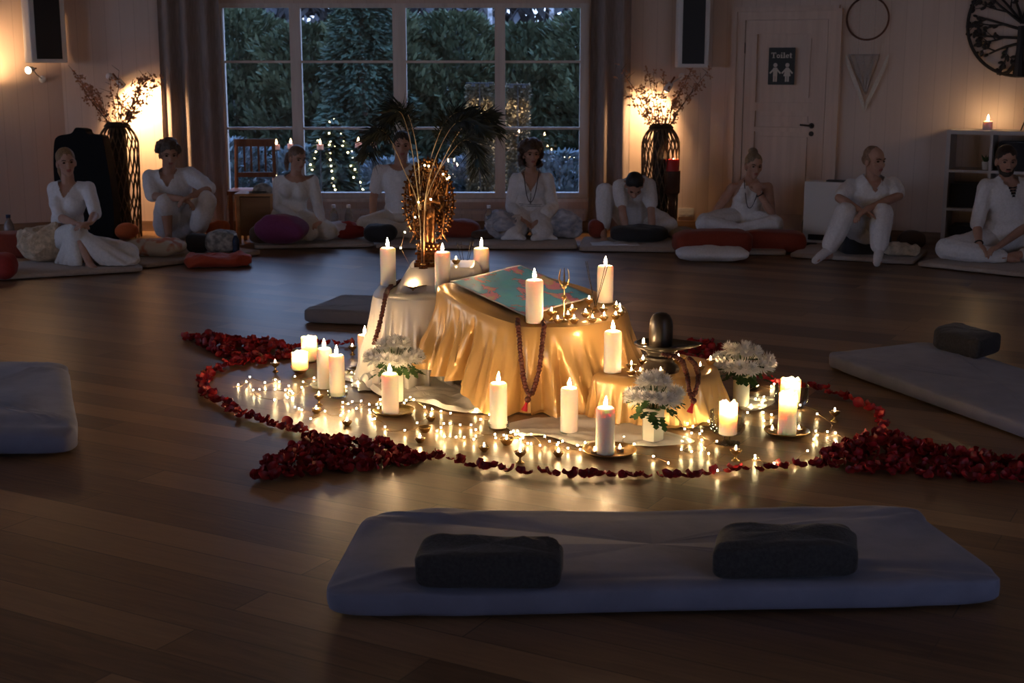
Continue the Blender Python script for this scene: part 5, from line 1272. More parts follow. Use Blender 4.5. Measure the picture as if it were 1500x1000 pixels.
# dream catcher
ctr = RW(1271, 27, .02); k = mpp(ctr); r0 = 30.5 * k; t = thing('dream_catcher', 'dream catcher with cream lace and feathers right of the door', 'dream catcher', ctr, rot)
MB().tube([(r0 * math.cos(2 * math.pi * i / 48), 0, r0 * math.sin(2 * math.pi * i / 48)) for i in range(48)], .009, 6, True).build('hoop', M_rust, t)
m = MB()
for lay in range(5):
    ra, rb = r0 * (1 - lay * .18), r0 * (.86 - lay * .17); n = 16
    for i in range(n):
        a0, a1, a2 = [2 * math.pi * (i + e * .5 + lay * .5) / n for e in (0, 1, 2)]
        m.tube([(ra * math.cos(a0), 0, ra * math.sin(a0)), (rb * math.cos(a1), 0, rb * math.sin(a1)), (ra * math.cos(a2), 0, ra * math.sin(a2))], .0016, 4)
m.build('web', M_cream, t)
m = MB(); zz0 = -r0; 
for i in range(13):
    x = (i - 6) / 6 * r0 * .95; L_ = .18 + .35 * (1 - abs(i - 6) / 6); xb = x * .8 + .02; za = -math.sqrt(max(0, r0 * r0 - x * x)); zs = -r0 - .13
    m.tube([(x, 0, za), (xb, -.003, zs)], .0016, 4)
m.build('hanging_threads', M_cream, t)
L_ = .36; tri = [(-r0 * .88, -r0 - .12), (r0 * .70, -r0 - .12)]
m = MB(); n = 14; vv = []; ff = []
for i in range(n + 1):
    q = i / n; xa, xb = -r0 * .85 * (1 - q) + .01 * q, r0 * .66 * (1 - q) + .02 * q
    for j in range(11): vv.append((xa + (xb - xa) * j / 10, -.006 - .008 * math.sin(j * 2.1 + q * 3), -r0 - .13 - L_ * q))
for i in range(n):
    for j in range(10): a = i * 11 + j; ff.append((a, a + 1, a + 12, a + 11))
m.add(vv, ff); o = m.build('lace_triangle', cloth('lace', (.42, .36, .32), 90), t); sm = o.modifiers.new('s', 'SOLIDIFY'); sm.thickness = .004
m = MB(); rr = random.Random(2)
for i in range(9):
    q = i / 8
    for s in (-1, 1):
        x = s * r0 * .8 * (1 - q) + .015; z = -r0 - .14 - L_ * q
        m.ell((x + s * .02, -.015, z - .07), (.014, .004, .085), Matrix.Rotation(s * .25, 3, 'Y'), 8, 6)
m.build('feathers', M_cream, t)
# ------------------------------------------------------------------ people
class Pn: pass
def person(label, D, J, o):
    def jt(k):
        q = J[k]
        if q[0] == 'z':
            y = D + q[3]; dep = y * cP - (q[2] - HC) * sP; return Vector(((q[1] - 750) / FPX * dep, y, q[2]))
        return Y(q[0], q[1], D + q[2])
    P = {k: jt(k) for k in J}
    s = o.get('s', 1.0)
    root = Vector((P['pel'].x, P['pel'].y, MH if o.get('onmat', 1) else 0))
    t = thing('person', label, 'person', root)
    for k in P: P[k] = P[k] - root
    r = (P['shR'] - P['shL']).normalized(); N = P['N']; pel = P['pel']; up = (N - pel).normalized(); r = (r - up * r.dot(up)).normalized(); f = r.cross(up)
    Mt = Matrix((r, f, up)).transposed()
    fem = o.get('fem', 0); wsc = s * (.9 if fem else 1.0) * o.get('wide', 1)
    hipL, hipR = pel - r * .085 * s, pel + r * .085 * s
    mixv = lambda a, b, q: a + (b - a) * q
    waist = mixv(pel, N, .38) - f * .01 + f * o.get('belly', 0) * .03; chest = mixv(pel, N, .70) + f * .0
    def torso(m, g):
        m.ell(pel, ((.165 if fem else .16) * wsc + g, .115 * wsc + g, .11 * s + g), Mt, 18, 12)
        m.ell(waist, (.135 * wsc + g, (.1 + .03 * o.get('belly', 0)) * wsc + g, .15 * s + g), Mt, 18, 12)
        m.ell(mixv(pel, N, .2), (.145 * wsc + g, .105 * wsc + g, .12 * s + g), Mt, 18, 12)
        m.ell(chest, (.158 * wsc + g, .108 * wsc + g, .16 * s + g), Mt, 18, 12)
        m.ell(mixv(pel, N, .85), (.13 * wsc + g, .085 * wsc + g, .09 * s + g), Mt, 18, 12)
        if fem:
            for e in (-1, 1): m.ell(mixv(pel, N, .66) + r * e * .07 * wsc + f * .075 * wsc, .058 * s + g)
        for e, k in ((-1, 'shL'), (1, 'shR')): m.cap(N - up * .045 * s + r * e * .03, P[k] - up * .005, .05 * s + g * .7, .05 * s + g * .8)
    # --- body
    B = MB(); torso(B, 0)
    hd = P['head']; yaw, pit, rol = [math.radians(a) for a in o.get('face', (0, 0, 0))]
    hf = Vector((math.sin(yaw) * math.cos(pit), -math.cos(yaw) * math.cos(pit), -math.sin(pit)))
    hr = Vector((math.cos(yaw), math.sin(yaw), 0)); hu = hr.cross(hf) * -1
    hu = hf.cross(hr) if hf.cross(hr).z > 0 else hr.cross(hf)
    if pit > 1.2: hu = hr.cross(hf) if hr.cross(hf).dot(Vector((0, -1, 0))) > 0 else hf.cross(hr)
    Rr = Matrix.Rotation(rol, 3, hf); hr = Rr @ hr; hu = Rr @ hu
    hs = s * o.get('hs', 1.0)
    Mh = Matrix((hr, hf, hu)).transposed()
    def hp(a, b, c): return hd + (hr * a + hf * b + hu * c) * hs
    def he(m, c, rd, g=0): m.ell(hp(*c), tuple(x * hs + g for x in rd), Mh, 16, 12)
    he(B, (0, -.012, .032), (.074, .092, .084)); he(B, (0, .016, -.03), (.058, .07, .078)); he(B, (0, .04, -.075), (.036, .036, .032)); he(B, (0, .05, -.098), (.020, .022, .016))
    B.cap(hp(0, .082, .012), hp(0, .099, -.028), .0085 * hs, .014 * hs)
    for e in (-1, 1):
        he(B, (e * .075, -.008, -.012), (.011, .022, .032)); B.cap(hp(e * .013, .078, .026), hp(e * .047, .064, .026), .011 * hs, .009 * hs); B.cap(hp(e * .045, .05, -.022), hp(e * .03, .062, -.03), .02 * hs, .017 * hs); he(B, (e * .012, .092, -.033), (.009, .011, .008))
    he(B, (0, .078, -.056), (.024, .013, .006)); he(B, (0, .077, -.065), (.02, .012, .007))
    B.cap(N - up * .03, mixv(N, hp(0, -.02, -.06), .6), .058 * s, .052 * s); B.cap(mixv(N, hp(0, -.02, -.06), .4), hp(0, -.018, -.05), .052 * s, .052 * s)
    sleeves = o.get('sleeve', .5)
    for S_ in 'LR':
        e = -1 if S_ == 'L' else 1
        sh, el, wr, ha = P['sh' + S_], P['el' + S_], P['wr' + S_], P['ha' + S_]
        am = o.get('arm', 1) * s
        B.chain([sh, mixv(sh, el, .45), el], [.048 * am, .043 * am, .036 * am]); B.chain([el, mixv(el, wr, .35), wr], [.036 * am, .038 * am, .025 * am])
        d = (ha - wr).normalized(); pn = o.get('palm' + S_, None); pn = Vector(pn) if pn else (Vector((0, -.2, -1)))
        pn = (pn - d * pn.dot(d)).normalized(); la = d.cross(pn)
        if la.dot(r) * e > 0: la = -la     # thumb side toward the middle
        Mp = Matrix((la, pn, d)).transposed()
        B.ell(wr + d * .05 * s, (.041 * s, .019 * s, .054 * s), Mp, 14, 10)
        cu = o.get('curl' + S_, .5)
        for i, (off, ln) in enumerate(((.033, .062), (.011, .07), (-.011, .067), (-.033, .054))):
            p0 = wr + (d * .085 + la * off) * s; dd = (d + la * off * 2.2).normalized(); pts = [p0]; ang = cu * .5
            for q in (.45, .32, .23):
                v = dd * math.cos(ang) + pn * math.sin(ang); pts.append(pts[-1] + v * ln * q * s * 1.05); ang += cu * .75
            B.chain(pts, [.0095 * s, .009 * s, .0085 * s, .0075 * s], 8)
        p0 = wr + (d * .03 + la * .032) * s; v1 = (d * .75 + la * .6 + pn * .35).normalized(); v2 = (d * .95 + la * .1 + pn * .4).normalized()
        B.chain([p0, p0 + v1 * .035 * s, p0 + v1 * .035 * s + v2 * .03 * s, p0 + v1 * .035 * s + v2 * .052 * s], [.013 * s, .011 * s, .010 * s, .008 * s], 8)
    for S_ in 'LR':
        hip = hipL if S_ == 'L' else hipR; kn, an, to = P['kn' + S_], P['an' + S_], P['to' + S_]
        B.chain([hip, mixv(hip, kn, .5), kn], [.085 * s, .074 * s, .054 * s]); cal = mixv(kn, an, .3)
        B.chain([kn, cal, mixv(kn, an, .7), an], [.053 * s, .052 * s, .038 * s, .032 * s])
        dt = (to - an); heel = an - Vector((dt.x, dt.y, 0)).normalized() * .03 * s + Vector((0, 0, -.045 * s))
        if o.get('flat' + S_, True): B.chain([an, heel], [.032 * s, .03 * s]); B.chain([heel, mixv(an, to, .6) + Vector((0, 0, -.01)), to], [.03 * s, .032 * s, .024 * s]); B.cap(an, mixv(an, to, .6), .032 * s, .03 * s)
        else: B.chain([an, mixv(an, to, .5), to], [.032 * s, .034 * s, .022 * s])
        q = (to - an).normalized(); lt = q.cross(Vector((0, 0, 1)))
        lt = lt.normalized() if lt.length > .1 else r
        for i in range(5): B.cap(to + lt * (i - 2) * .014 * s, to + lt * (i - 2) * .014 * s + q * (.026 - .003 * i) * s, .009 * s, .008 * s, 8)
    fin = [P['elL'], P['elR']]
    body = remesh(B, 'body', .0065, [M_skin, M_lip], t, 3, None, 0, matfn=lambda c: 1 if ((c - hp(0, .088, -.0605)).length < .021 * hs and abs((c - hp(0, .088, -.0605)).dot(hu)) < .011 * hs) else 0)
    for e in (-1, 1):
        MB().ell(hp(e * .031, .0705, .006), (.012 * hs, .010 * hs, .008 * hs), Mh, 10, 8).build('eye', M_eyew, body)
        MB().tube([hp(e * .016, .087, .024), hp(e * .034, .083, .029), hp(e * .05, .067, .024)], [.004 * hs, .0045 * hs, .002], 6).build('eyebrow', o.get('browm', M_brow), body)
    # --- clothes
    top = o.get('top', 'shirt'); fold = o.get('fold', .009); vd, vw = o.get('vneck', (.06, .6))
    nk = N + (hp(0, -.02, -.06) - N) * .3
    if top:
        S2 = MB(); g = o.get('loose', .018); torso(S2, g)
        if o.get('tunic'): S2.ell(mixv(pel, N, .12), ((.18) * wsc + g, .14 * wsc + g, .16 * s), Mt, 18, 12)
        for S_ in 'LR':
            sh, el, wr = P['sh' + S_], P['el' + S_], P['wr' + S_]
            if sleeves <= 0: continue
            if sleeves <= 1: S2.chain([sh, mixv(sh, el, sleeves * .6), mixv(sh, el, sleeves)], [.056 * s + g * .6, .06 * s + g * .5, .056 * s + g * .4])
            else: S2.chain([sh, mixv(sh, el, .5), el, mixv(el, wr, sleeves - 1)], [.054 * s + g * .6, .052 * s + g * .4, .046 * s + g * .4, (.036 + .02 * o.get('wideslv', 0)) * s + g * .4])
        cuts = []
        def cut(c):
            h = -(c - N).dot(up); a = (c - N).dot(r); fr_ = (c - chest).dot(f)
            if (c - N - up * .0).length < .072 * s and h < .045 * s: return True
            if h < .03 and abs(a) < .06 * s: return True
            if fr_ > 0 and h < vd and abs(a) < vw * .12 * max(0, 1 - h / vd) ** o.get('vpow', 1) + .0: return True
            if o.get('halter'):
                for e in (-1, 1):
                    if a * e > .075 + .09 * max(0, min(1, (h - .0) / .22)): return h < .26
                if fr_ < -.02 and h < .24: return True
            return False
        remesh(S2, o.get('topname', 'shirt'), .0085, o.get('topm', M_wcot), t, 5, None, fold, 13, hash(label) % 50, cut)
    T2 = MB(); g = o.get('tg', .022)
    T2.ell(pel, (.17 * wsc + g, .12 * wsc + g, .11 * s + g), Mt, 18, 12)
    for S_ in 'LR':
        hip = hipL if S_ == 'L' else hipR; kn, an = P['kn' + S_], P['an' + S_]; q = o.get('leg' + S_, .95)
        T2.chain([hip, mixv(hip, kn, .5), kn], [.095 * s + g, .085 * s + g, .066 * s + g])
        if q > 0: T2.chain([kn, mixv(kn, an, q * .5), mixv(kn, an, q)], [.064 * s + g, (.06 + o.get('flare', 0) * .5) * s + g * .8, (.046 + o.get('flare', 0)) * s + g * .6])
    if 'skirt' in o:
        for a, b, ra, rb in o['skirt']:
            T2.cap(jt2(a, D) - root, jt2(b, D) - root, ra, rb)
    zf = (MH if o.get('onmat', 1) else 0)
    for i, v in enumerate(T2.v):
        if v[2] < o.get('minz', .004): T2.v[i] = (v[0], v[1], o.get('minz', .004))
    remesh(T2, o.get('botname', 'trousers'), .0085, o.get('botm', M_wcot), t, 5, None, fold, 12, hash(label) % 31 + 3)
    for S_ in o.get('socks', ''):
        kn, an, to = P['kn' + S_], P['an' + S_], P['to' + S_]; heel = an + Vector((0, .03, -.045 * s)); q = MB()
        q.chain([mixv(an, kn, .3), an, heel], [.044 * s, .04 * s, .037 * s]); q.chain([heel, mixv(an, to, .6), to + (to - an).normalized() * .018], [.037 * s, .039 * s, .031 * s]); q.cap(an, mixv(an, to, .6), .04 * s, .037 * s)
        remesh(q, 'sock', .007, M_wcot, t, 4, None, .002, 30)
    # --- hair
    H = MB(); st = o.get('hair', 'short'); hm = M_hair[o.get('hairc', 'brown')]
    if st != 'bald':
        he(H, (0, -.02, .042), (.081, .094, .086)); he(H, (0, -.045, .0), (.074, .066, .075))
    else:
        for e in (-1, 1): he(H, (e * .062, -.03, .012), (.018, .055, .045))
        he(H, (0, -.07, .01), (.062, .036, .055)); he(H, (0, -.03, .048), (.074, .08, .0735))
    rr_ = random.Random(label); amp, fq = .004, 30
    if st == 'curly' or st == 'bigcurly':
        he(H, (0, -.02, .045), (.092 + .01 * (st == 'bigcurly'), .10, .092))
        big = 1.0 if st == 'bigcurly' else .0; n = 240 if big else 150
        for i in range(n):
            d = Vector((rr_.gauss(0, 1), rr_.gauss(0, 1), rr_.gauss(0, 1))).normalized()
            if d.y > .35 and d.z < (.62 if not big else .5): continue
            if not big and d.z < -.25: continue
            R0 = (.092 + .018 * big); c = (d.x * R0 * 1.02, -.015 + d.y * R0 * 1.05, .035 + d.z * R0 - (.035 * big if d.z < 0 else 0)); rd = rr_.uniform(.016, .026)
            he(H, c, (rd,) * 3)
        if big:
            for i in range(70):
                a = rr_.uniform(.15, math.pi - .15) * -1; x = math.cos(a) * .1; y = -.01 + math.sin(a) * .08; he(H, (x, y, rr_.uniform(-.13, .0)), (rr_.uniform(.02, .03),) * 3)
        amp, fq = .006, 45
    if st == 'pony':
        H.chain([hp(0, -.1, .03), hp(-.02, -.145, -.01), hp(-.03, -.15, -.09), hp(-.03, -.13, -.15)], [.026, .03, .026, .012])
    if st == 'bun': he(H, (0, -.06, .125), (.046, .046, .036))
    if st == 'long':
        for e in (-1, 1): H.chain([hp(e * .068, -.02, .03), hp(e * .08, -.02, -.06), hp(e * .085, .0, -.15), hp(e * .08, .03, -.21)], [.026, .03, .028, .014])
        H.chain([hp(0, -.08, 0), hp(0, -.09, -.1), hp(0, -.07, -.2)], [.06, .06, .03])
    if st == 'beard' or o.get('beard'):
        Bd = MB(); he(Bd, (0, .052, -.088), (.04, .034, .03)); he(Bd, (0, .09, -.048), (.024, .008, .006))
        for e in (-1, 1): Bd.cap(hp(e * .06, .012, -.04), hp(e * .04, .045, -.085), .012 * hs, .016 * hs)
        remesh(Bd, 'beard', .006, hm, t, 3, None, .003, 60)
    hl = o.get('hairline', .055)
    def hcut(c):
        q = c - hd; b_, c_, a_ = q.dot(hf) / hs, q.dot(hu) / hs, q.dot(hr) / hs
        lim = hl + (.0 if st not in ('bigcurly', 'curly') else 0)
        return b_ > .022 and c_ < lim - .9 * max(0, abs(a_) - .035) and abs(a_) < .082
    remesh(H, 'hair', .007, hm, t, 3, None, amp, fq, 3, hcut)
    for fn in o.get('extra', []): fn(t, P, N, up, r, f, chest, pel, hp, root, s)
    return t
def jt2(q, D):
    if q[0] == 'z':
        y = D + q[3]; dep = y * cP - (q[2] - HC) * sP; return Vector(((q[1] - 750) / FPX * dep, y, q[2]))
    return Y(q[0], q[1], D + q[2])
def necklace(depth, m, rad=.0035, wid=.07):
    def fn(t, P, N, up, r, f, chest, pel, hp, root, s):
        pts = []
        for i in range(25):
            a = i / 24 * 2 - 1; h = depth * (1 - abs(a) ** 2.2)
            pts.append(N + r * a * wid - up * (h - .02) + f * (.112 + .05 * min(1, h / .14) * (1 if h < .2 else 1) - .05 * abs(a) ** 3))
        MB().tube(pts, rad, 6).build('necklace', m, t)
    return fn
def bracelet(S_, m):
    def fn(t, P, N, up, r, f, chest, pel, hp, root, s):
        w, e = P['wr' + S_], P['el' + S_]; d = (e - w).normalized(); M = d.to_track_quat('Z', 'Y').to_matrix()
        MB().tube([w + d * .015 + M @ Vector((.031 * math.cos(q), .031 * math.sin(q), 0)) for q in [i * 2 * math.pi / 20 for i in range(20)]], .006, 6, True).build('bracelet', m, t)
    return fn
person('blond woman in a white lace dress hugging her raised knee at the far left', 11.1, dict(head=(97, 238, -.05), N=(100, 266, 0), shL=(80, 277, 0), shR=(129, 276, 0), pel=('z', 97, .17, 0), elL=(86, 318, -.12), wrL=(110, 327, -.42), haL=(124, 329, -.48), elR=(140, 313, -.14), wrR=(132, 326, -.42), haR=(116, 330, -.5),
    knL=(113, 338, -.36), anL=(131, 386, -.40), toL=(143, 399, -.5), knR=(188, 370, -.26), anR=(140, 383, -.2), toR=(122, 383, -.18)),
    dict(s=.95, fem=1, face=(28, 2, 4), hair='pony', hairc='blond', topname='dress_top', botname='lace_skirt', botm=M_wlin, vneck=(.13, .62), sleeve=1.15, legL=.12, legR=.9, fold=.005, flare=.01,
         skirt=[(('z', 100, .2, -.1), (108, 345, -.34), .12, .07), (('z', 104, .16, -.1), (185, 372, -.25), .12, .075)] + [((110, 343, -.36), (x, y, d), .06, .028) for x, y, d in ((84, 396, -.26), (91, 399, -.32), (99, 402, -.36), (107, 403, -.39), (116, 401, -.41))] + [((118, 346, -.36), (x, y, d), .06, .028) for x, y, d in ((152, 397, -.38), (162, 396, -.40), (172, 394, -.40), (183, 390, -.40), (196, 383, -.36))] + [((188, 370, -.25), (199, 380, -.33), .07, .04), ((160, 372, -.28), (160, 392, -.38), .08, .04), ((84, 396, -.26), (99, 402, -.36), .028, .028), ((99, 402, -.36), (116, 401, -.41), .028, .028), ((152, 397, -.38), (172, 394, -.40), .028, .028), ((172, 394, -.40), (198, 383, -.36), .028, .028)]))
person('man with curly grey hair sitting with forearms on raised knees by the left curtain', 12.4, dict(head=(247, 226, -.17), N=(247, 252, -.08), shL=(220, 259, -.03), shR=(276, 255, -.03), pel=('z', 259, .17, .05), elL=(223, 287, -.24), wrL=(266, 291, -.44), haL=(280, 298, -.47), elR=(308, 277, -.24), wrR=(280, 287, -.44), haR=(266, 294, -.5),
    knL=(243, 299, -.34), anL=(247, 346, -.33), toL=(244, 352, -.47), knR=(301, 295, -.34), anR=(289, 341, -.27), toR=(294, 347, -.42)),
    dict(s=1.03, face=(25, 12, 0), hair='curly', hairc='grey', vneck=(.1, .55), sleeve=.92, legL=.12, legR=.75, flare=.02, loose=.028, curlL=.7, curlR=.6, hairline=.06, tg=.03))
person('kneeling woman with a brown ponytail and long white sleeves before the window', 12.5, dict(head=(436, 232, -.08), N=(434, 258, -.02), shL=(409, 267, 0), shR=(458, 265, 0), pel=('z', 426, .24, 0), elL=(407, 303, -.05), wrL=(440, 326, -.28), haL=(452, 329, -.35), elR=(466, 304, -.05), wrR=(471, 325, -.28), haR=(462, 329, -.35),
    knL=(452, 340, -.33), knR=(481, 338, -.31), anL=('z', 424, .10, .02), toL=('z', 418, .08, .14), anR=('z', 446, .1, .06), toR=('z', 442, .08, .18)),
    dict(s=.94, fem=1, face=(38, 14, 0), hair='pony', hairc='light', vneck=(.045, 1.0), vpow=.5, sleeve=1.95, topm=M_cream if False else M_wlin, botm=M_cream, flatL=False, flatR=False, hairline=.06))
person('man in a white T-shirt sitting cross-legged behind the peacock feathers', 12.75, dict(head=(589, 213, -.05), N=(585, 241, 0), shL=(557, 251, 0), shR=(615, 250, 0), pel=('z', 590, .19, 0), elL=(547, 290, -.03), wrL=(546, 324, -.16), haL=(547, 338, -.22), elR=(630, 290, -.03), wrR=(642, 322, -.18), haR=(646, 334, -.24),
    knL=('z', 535, .17, -.24), knR=('z', 648, .17, -.24), anL=('z', 606, .11, -.33), toL=('z', 626, .08, -.37), anR=('z', 574, .12, -.28), toR=('z', 556, .1, -.3)),
    dict(s=1.03, face=(4, 6, 0), hair='short', hairc='dark', vneck=(.05, .8), vpow=.5, sleeve=.62, botm=M_cream, flatL=False, flatR=False, hs=1.03))
def embroid(t, P, N, up, r, f, chest, pel, hp, root, s):
    m = MB(); m.tube([N - up * .17 + f * .145, N - up * .22 + f * .152, N - up * .27 + f * .15], .007, 6)
    for z in (.275, .29): m.tube([N - up * z + r * a * .125 + f * (.146 - .07 * a * a) for a in [i / 8 - 1 for i in range(17)]], .0035, 5)
    m.build('embroidery', M_greyb, t)
person('kneeling curly-haired woman in a white embroidered tunic before the right window', 12.75, dict(head=(778, 226, -.06), N=(778, 254, 0), shL=(755, 263, 0), shR=(802, 262, 0), pel=('z', 776, .25, 0), elL=(747, 302, -.04), wrL=(763, 321, -.28), haL=(774, 327, -.34), elR=(811, 303, -.04), wrR=(793, 321, -.28), haR=(781, 328, -.36),
    knL=(753, 341, -.36), knR=(795, 341, -.36), anL=('z', 762, .1, .04), toL=('z', 764, .08, .16), anR=('z', 790, .1, .04), toR=('z', 788, .08, .16)),
    dict(s=.96, fem=1, face=(14, 3, 0), hair='bigcurly', hairc='brown', vneck=(.16, .75), sleeve=1.6, wideslv=1.3, tunic=1, topname='tunic', topm=M_wcot, flatL=False, flatR=False, tg=.035, flare=.03, hairline=.052, extra=[necklace(.27, M_iron), embroid],
         skirt=[((752, 345, -.38), (738, 350, -.4), .05, .03), ((796, 345, -.38), (812, 350, -.4), .05, .03), ((752, 345, -.38), (766, 349, -.45), .05, .03), ((796, 345, -.38), (782, 349, -.45), .05, .03)]))
person('black-haired man bowed over writing in a notebook by the right curtain', 12.75, dict(head=(929, 272, -.40), N=(930, 264, -.25), shL=(907, 273, -.22), shR=(951, 271, -.22), pel=('z', 935, .20, .05), elL=(912, 310, -.34), wrL=(918, 344, -.40), haL=(924, 352, -.46), elR=(954, 313, -.3), wrR=(956, 344, -.36), haR=(957, 354, -.42),
    knL=(886, 281, -.12), anL=(884, 334, -.24), toL=(885, 350, -.38), knR=('z', 979, .16, -.2), anR=('z', 936, .11, -.26), toR=('z', 918, .09, -.26)),
    dict(s=1.0, face=(3, 52, 0), hair='short', hairc='black', vneck=(.04, .6), sleeve=.62, curlL=1.0, hairline=.07, flatR=False))
person('bare-shouldered woman in a halter top resting her chin on her hand', 12.5, dict(head=(1104, 243, -.07), N=(1099, 267, 0), shL=(1073, 275, 0), shR=(1125, 274, 0), pel=('z', 1090, .22, 0), elL=(1047, 312, .0), wrL=(1060, 330, -.2), haL=(1070, 336, -.26), elR=(1131, 314, -.22), wrR=(1112, 283, -.22), haR=(1106, 266, -.2),
    knL=('z', 1032, .22, -.27), knR=('z', 1134, .21, -.27), anL=('z', 1096, .14, -.3), toL=('z', 1112, .12, -.33), anR=('z', 1068, .14, -.33), toR=('z', 1050, .12, -.33)),
    dict(s=.97, fem=1, face=(12, 8, -3), hair='bun', hairc='fair', halter=1, sleeve=0, vneck=(.05, .6), topname='halter_top', flatL=False, flatR=False, curlR=1.5, palmR=(-.2, 1, .2), extra=[necklace(.24, M_iron), bracelet('R', M_black)]))
def collar(t, P, N, up, r, f, chest, pel, hp, root, s):
    for e in (-1, 1):
        pts = [N + r * e * .058 - f * .03 + up * .012, N + r * e * .07 + f * .02 + up * .012, N + r * e * .055 + f * .078 - up * .02, N + r * e * .018 + f * .105 - up * .065]
        q = MB(); a = [p + up * .015 for p in pts]; b = [p + r * e * .03 - up * .02 + f * .006 for p in pts]
        q.add(a + b, [(i, i + 1, i + 5, i + 4) for i in range(3)]); o = q.build('collar', M_wcot, t); m = o.modifiers.new('s', 'SOLIDIFY'); m.thickness = .006
person('older balding man in a white polo shirt with arms folded over his knees', 11.4, dict(head=(1281, 236, -.09), N=(1278, 264, -.02), shL=(1247, 273, 0), shR=(1308, 271, 0), pel=('z', 1270, .27, 0), elL=(1229, 290, -.14), wrL=(1258, 307, -.38), haL=(1274, 312, -.42), elR=(1317, 287, -.14), wrR=(1270, 306, -.42), haR=(1252, 320, -.47),
    knL=(1239, 312, -.36), anL=(1213, 366, -.34), toL=(1196, 380, -.46), knR=(1292, 312, -.38), anR=(1288, 367, -.40), toR=(1285, 383, -.53)),
    dict(s=1.02, face=(30, 4, 0), hair='bald', hairc='ash', vneck=(.09, .5), sleeve=.7, belly=1, loose=.025, legL=.82, legR=.82, flare=.016, socks='LR', onmat=0, minz=.012, extra=[collar], curlL=.4, curlR=.5))
def lacing(t, P, N, up, r, f, chest, pel, hp, root, s):
    m = MB()
    for i in range(4):
        h = .05 + i * .022; w = .034 - i * .008
        m.tube([N - up * h - r * w + f * (.118 + i * .007), N - up * (h + .012) + r * w + f * (.12 + i * .007)], .0045, 5); m.tube([N - up * h + r * w + f * (.118 + i * .007), N - up * (h + .012) - r * w + f * (.12 + i * .007)], .0045, 5)
    m.build('neck_lacing', M_black, t)
person('bearded dark-haired man in a white laced tunic before the bookshelf', 11.2, dict(head=(1474, 236, -.06), N=(1476, 263, 0), shL=(1444, 274, 0), shR=(1508, 272, 0), pel=('z', 1476, .2, 0), elL=(1431, 328, -.08), wrL=(1434, 358, -.26), haL=(1446, 368, -.33), elR=(1508, 328, -.08), wrR=(1464, 360, -.32), haR=(1448, 368, -.37),
    knL=('z', 1386, .15, -.2), knR=('z', 1566, .15, -.2), anL=('z', 1470, .10, -.33), toL=('z', 1490, .08, -.36), anR=('z', 1500, .12, -.3), toR=('z', 1470, .1, -.34)),
    dict(s=1.03, face=(-4, 8, 0), hair='short', hairc='dark', beard=1, vneck=(.12, .5), sleeve=1.12, topname='tunic', tunic=1, flatL=False, flatR=False, loose=.026, extra=[lacing, bracelet('L', M_black)]))
# ------------------------------------------------------------------ outside
g_ = MB().add([(-30, 13.63, -.25), (30, 13.63, -.25), (30, 60, -.25), (-30, 60, -.25)], [(0, 1, 2, 3)]); tag(g_.build('ground', M_ground, None, False), kind='structure')
def foliage(name, n, fn, size, m, parent, seed, flat=.5):
    rg = np.random.default_rng(seed); P, D = fn(rg, n)
    up = np.array([0, 0, 1.]); sd = np.cross(D, up); sd /= np.linalg.norm(sd, axis=1)[:, None] + 1e-9
    sz = size * rg.uniform(.5, 1.3, n)[:, None]; tw = rg.normal(0, flat, (n, 3)); s2 = sd + tw; s2 /= np.linalg.norm(s2, axis=1)[:, None]
    V = np.empty((n, 4, 3)); V[:, 0] = P - D * sz * .2; V[:, 1] = P + D * sz * .35 + s2 * sz * .28; V[:, 2] = P + D * sz; V[:, 3] = P + D * sz * .3 - s2 * sz * .28
    me = bpy.data.meshes.new(name); me.from_pydata(V.reshape(-1, 3).tolist(), [], np.arange(n * 4).reshape(n, 4).tolist()); me.update()
    return link(me, name, m, parent, False)
def thuja(loc, h, r, seed, label, n=9000, m=None, size=.16, cone=False, cat='tree', name='thuja_tree', grp='thuja hedge trees'):
    t = thing(name, label, cat, loc, 0, grp)
    def fn(rg, n):
        z = rg.uniform(0, 1, n) ** .9; a = rg.uniform(0, 2 * np.pi, n)
        lump = 1 + .16 * np.sin(a * 5 + z * 17 + seed) + .12 * np.sin(a * 3 - z * 29 + seed * 2) + .1 * np.sin(a * 9 + z * 43)
        prof = (1 - z) if cone else np.clip(1.05 - .75 * z ** 9, 0.1, 1)
        rad = r * prof * lump * (1 - .35 * rg.uniform(0, 1, n) ** 2)
        P = np.stack([rad * np.cos(a), rad * np.sin(a), z * h], 1)
        D = np.stack([np.cos(a), np.sin(a), rg.uniform(-.5, .1, n) if cone else rg.uniform(.2, 1.4, n)], 1) + rg.normal(0, .3, (n, 3)); D /= np.linalg.norm(D, axis=1)[:, None]
        return P, D
    foliage('foliage', n, fn, size, m or M_thuja, t, seed)
    MB().tube([(0, 0, 0), (0, 0, h * .8)], [.07, .03], 8).build('trunk', M_bark, t)
    return t
pos = ['behind the left window edge', 'behind the leftmost panes', 'left of the dark spruce', 'right behind the dark spruce', 'behind the middle mullion', 'behind the right middle panes', 'behind the rightmost panes', 'beyond the right curtain']
YH = 19.5
for i in range(8):
    x = -4.9 + i * 1.02; hh = 2.52 + .14 * math.sin(i * 2.3)
    thuja((x, YH + .25 * math.sin(i * 1.7), -.25), hh, .80, i + 3, 'dense green thuja in the hedge outside, ' + pos[i], 17000, None, .105)
thuja((-1.95, 18.2, -.25), 4.2, .75, 40, 'dark blue-green spruce standing before the hedge outside', 24000, M_spruce, .10, True, 'tree', 'spruce_tree', None)
rr = random.Random(8)
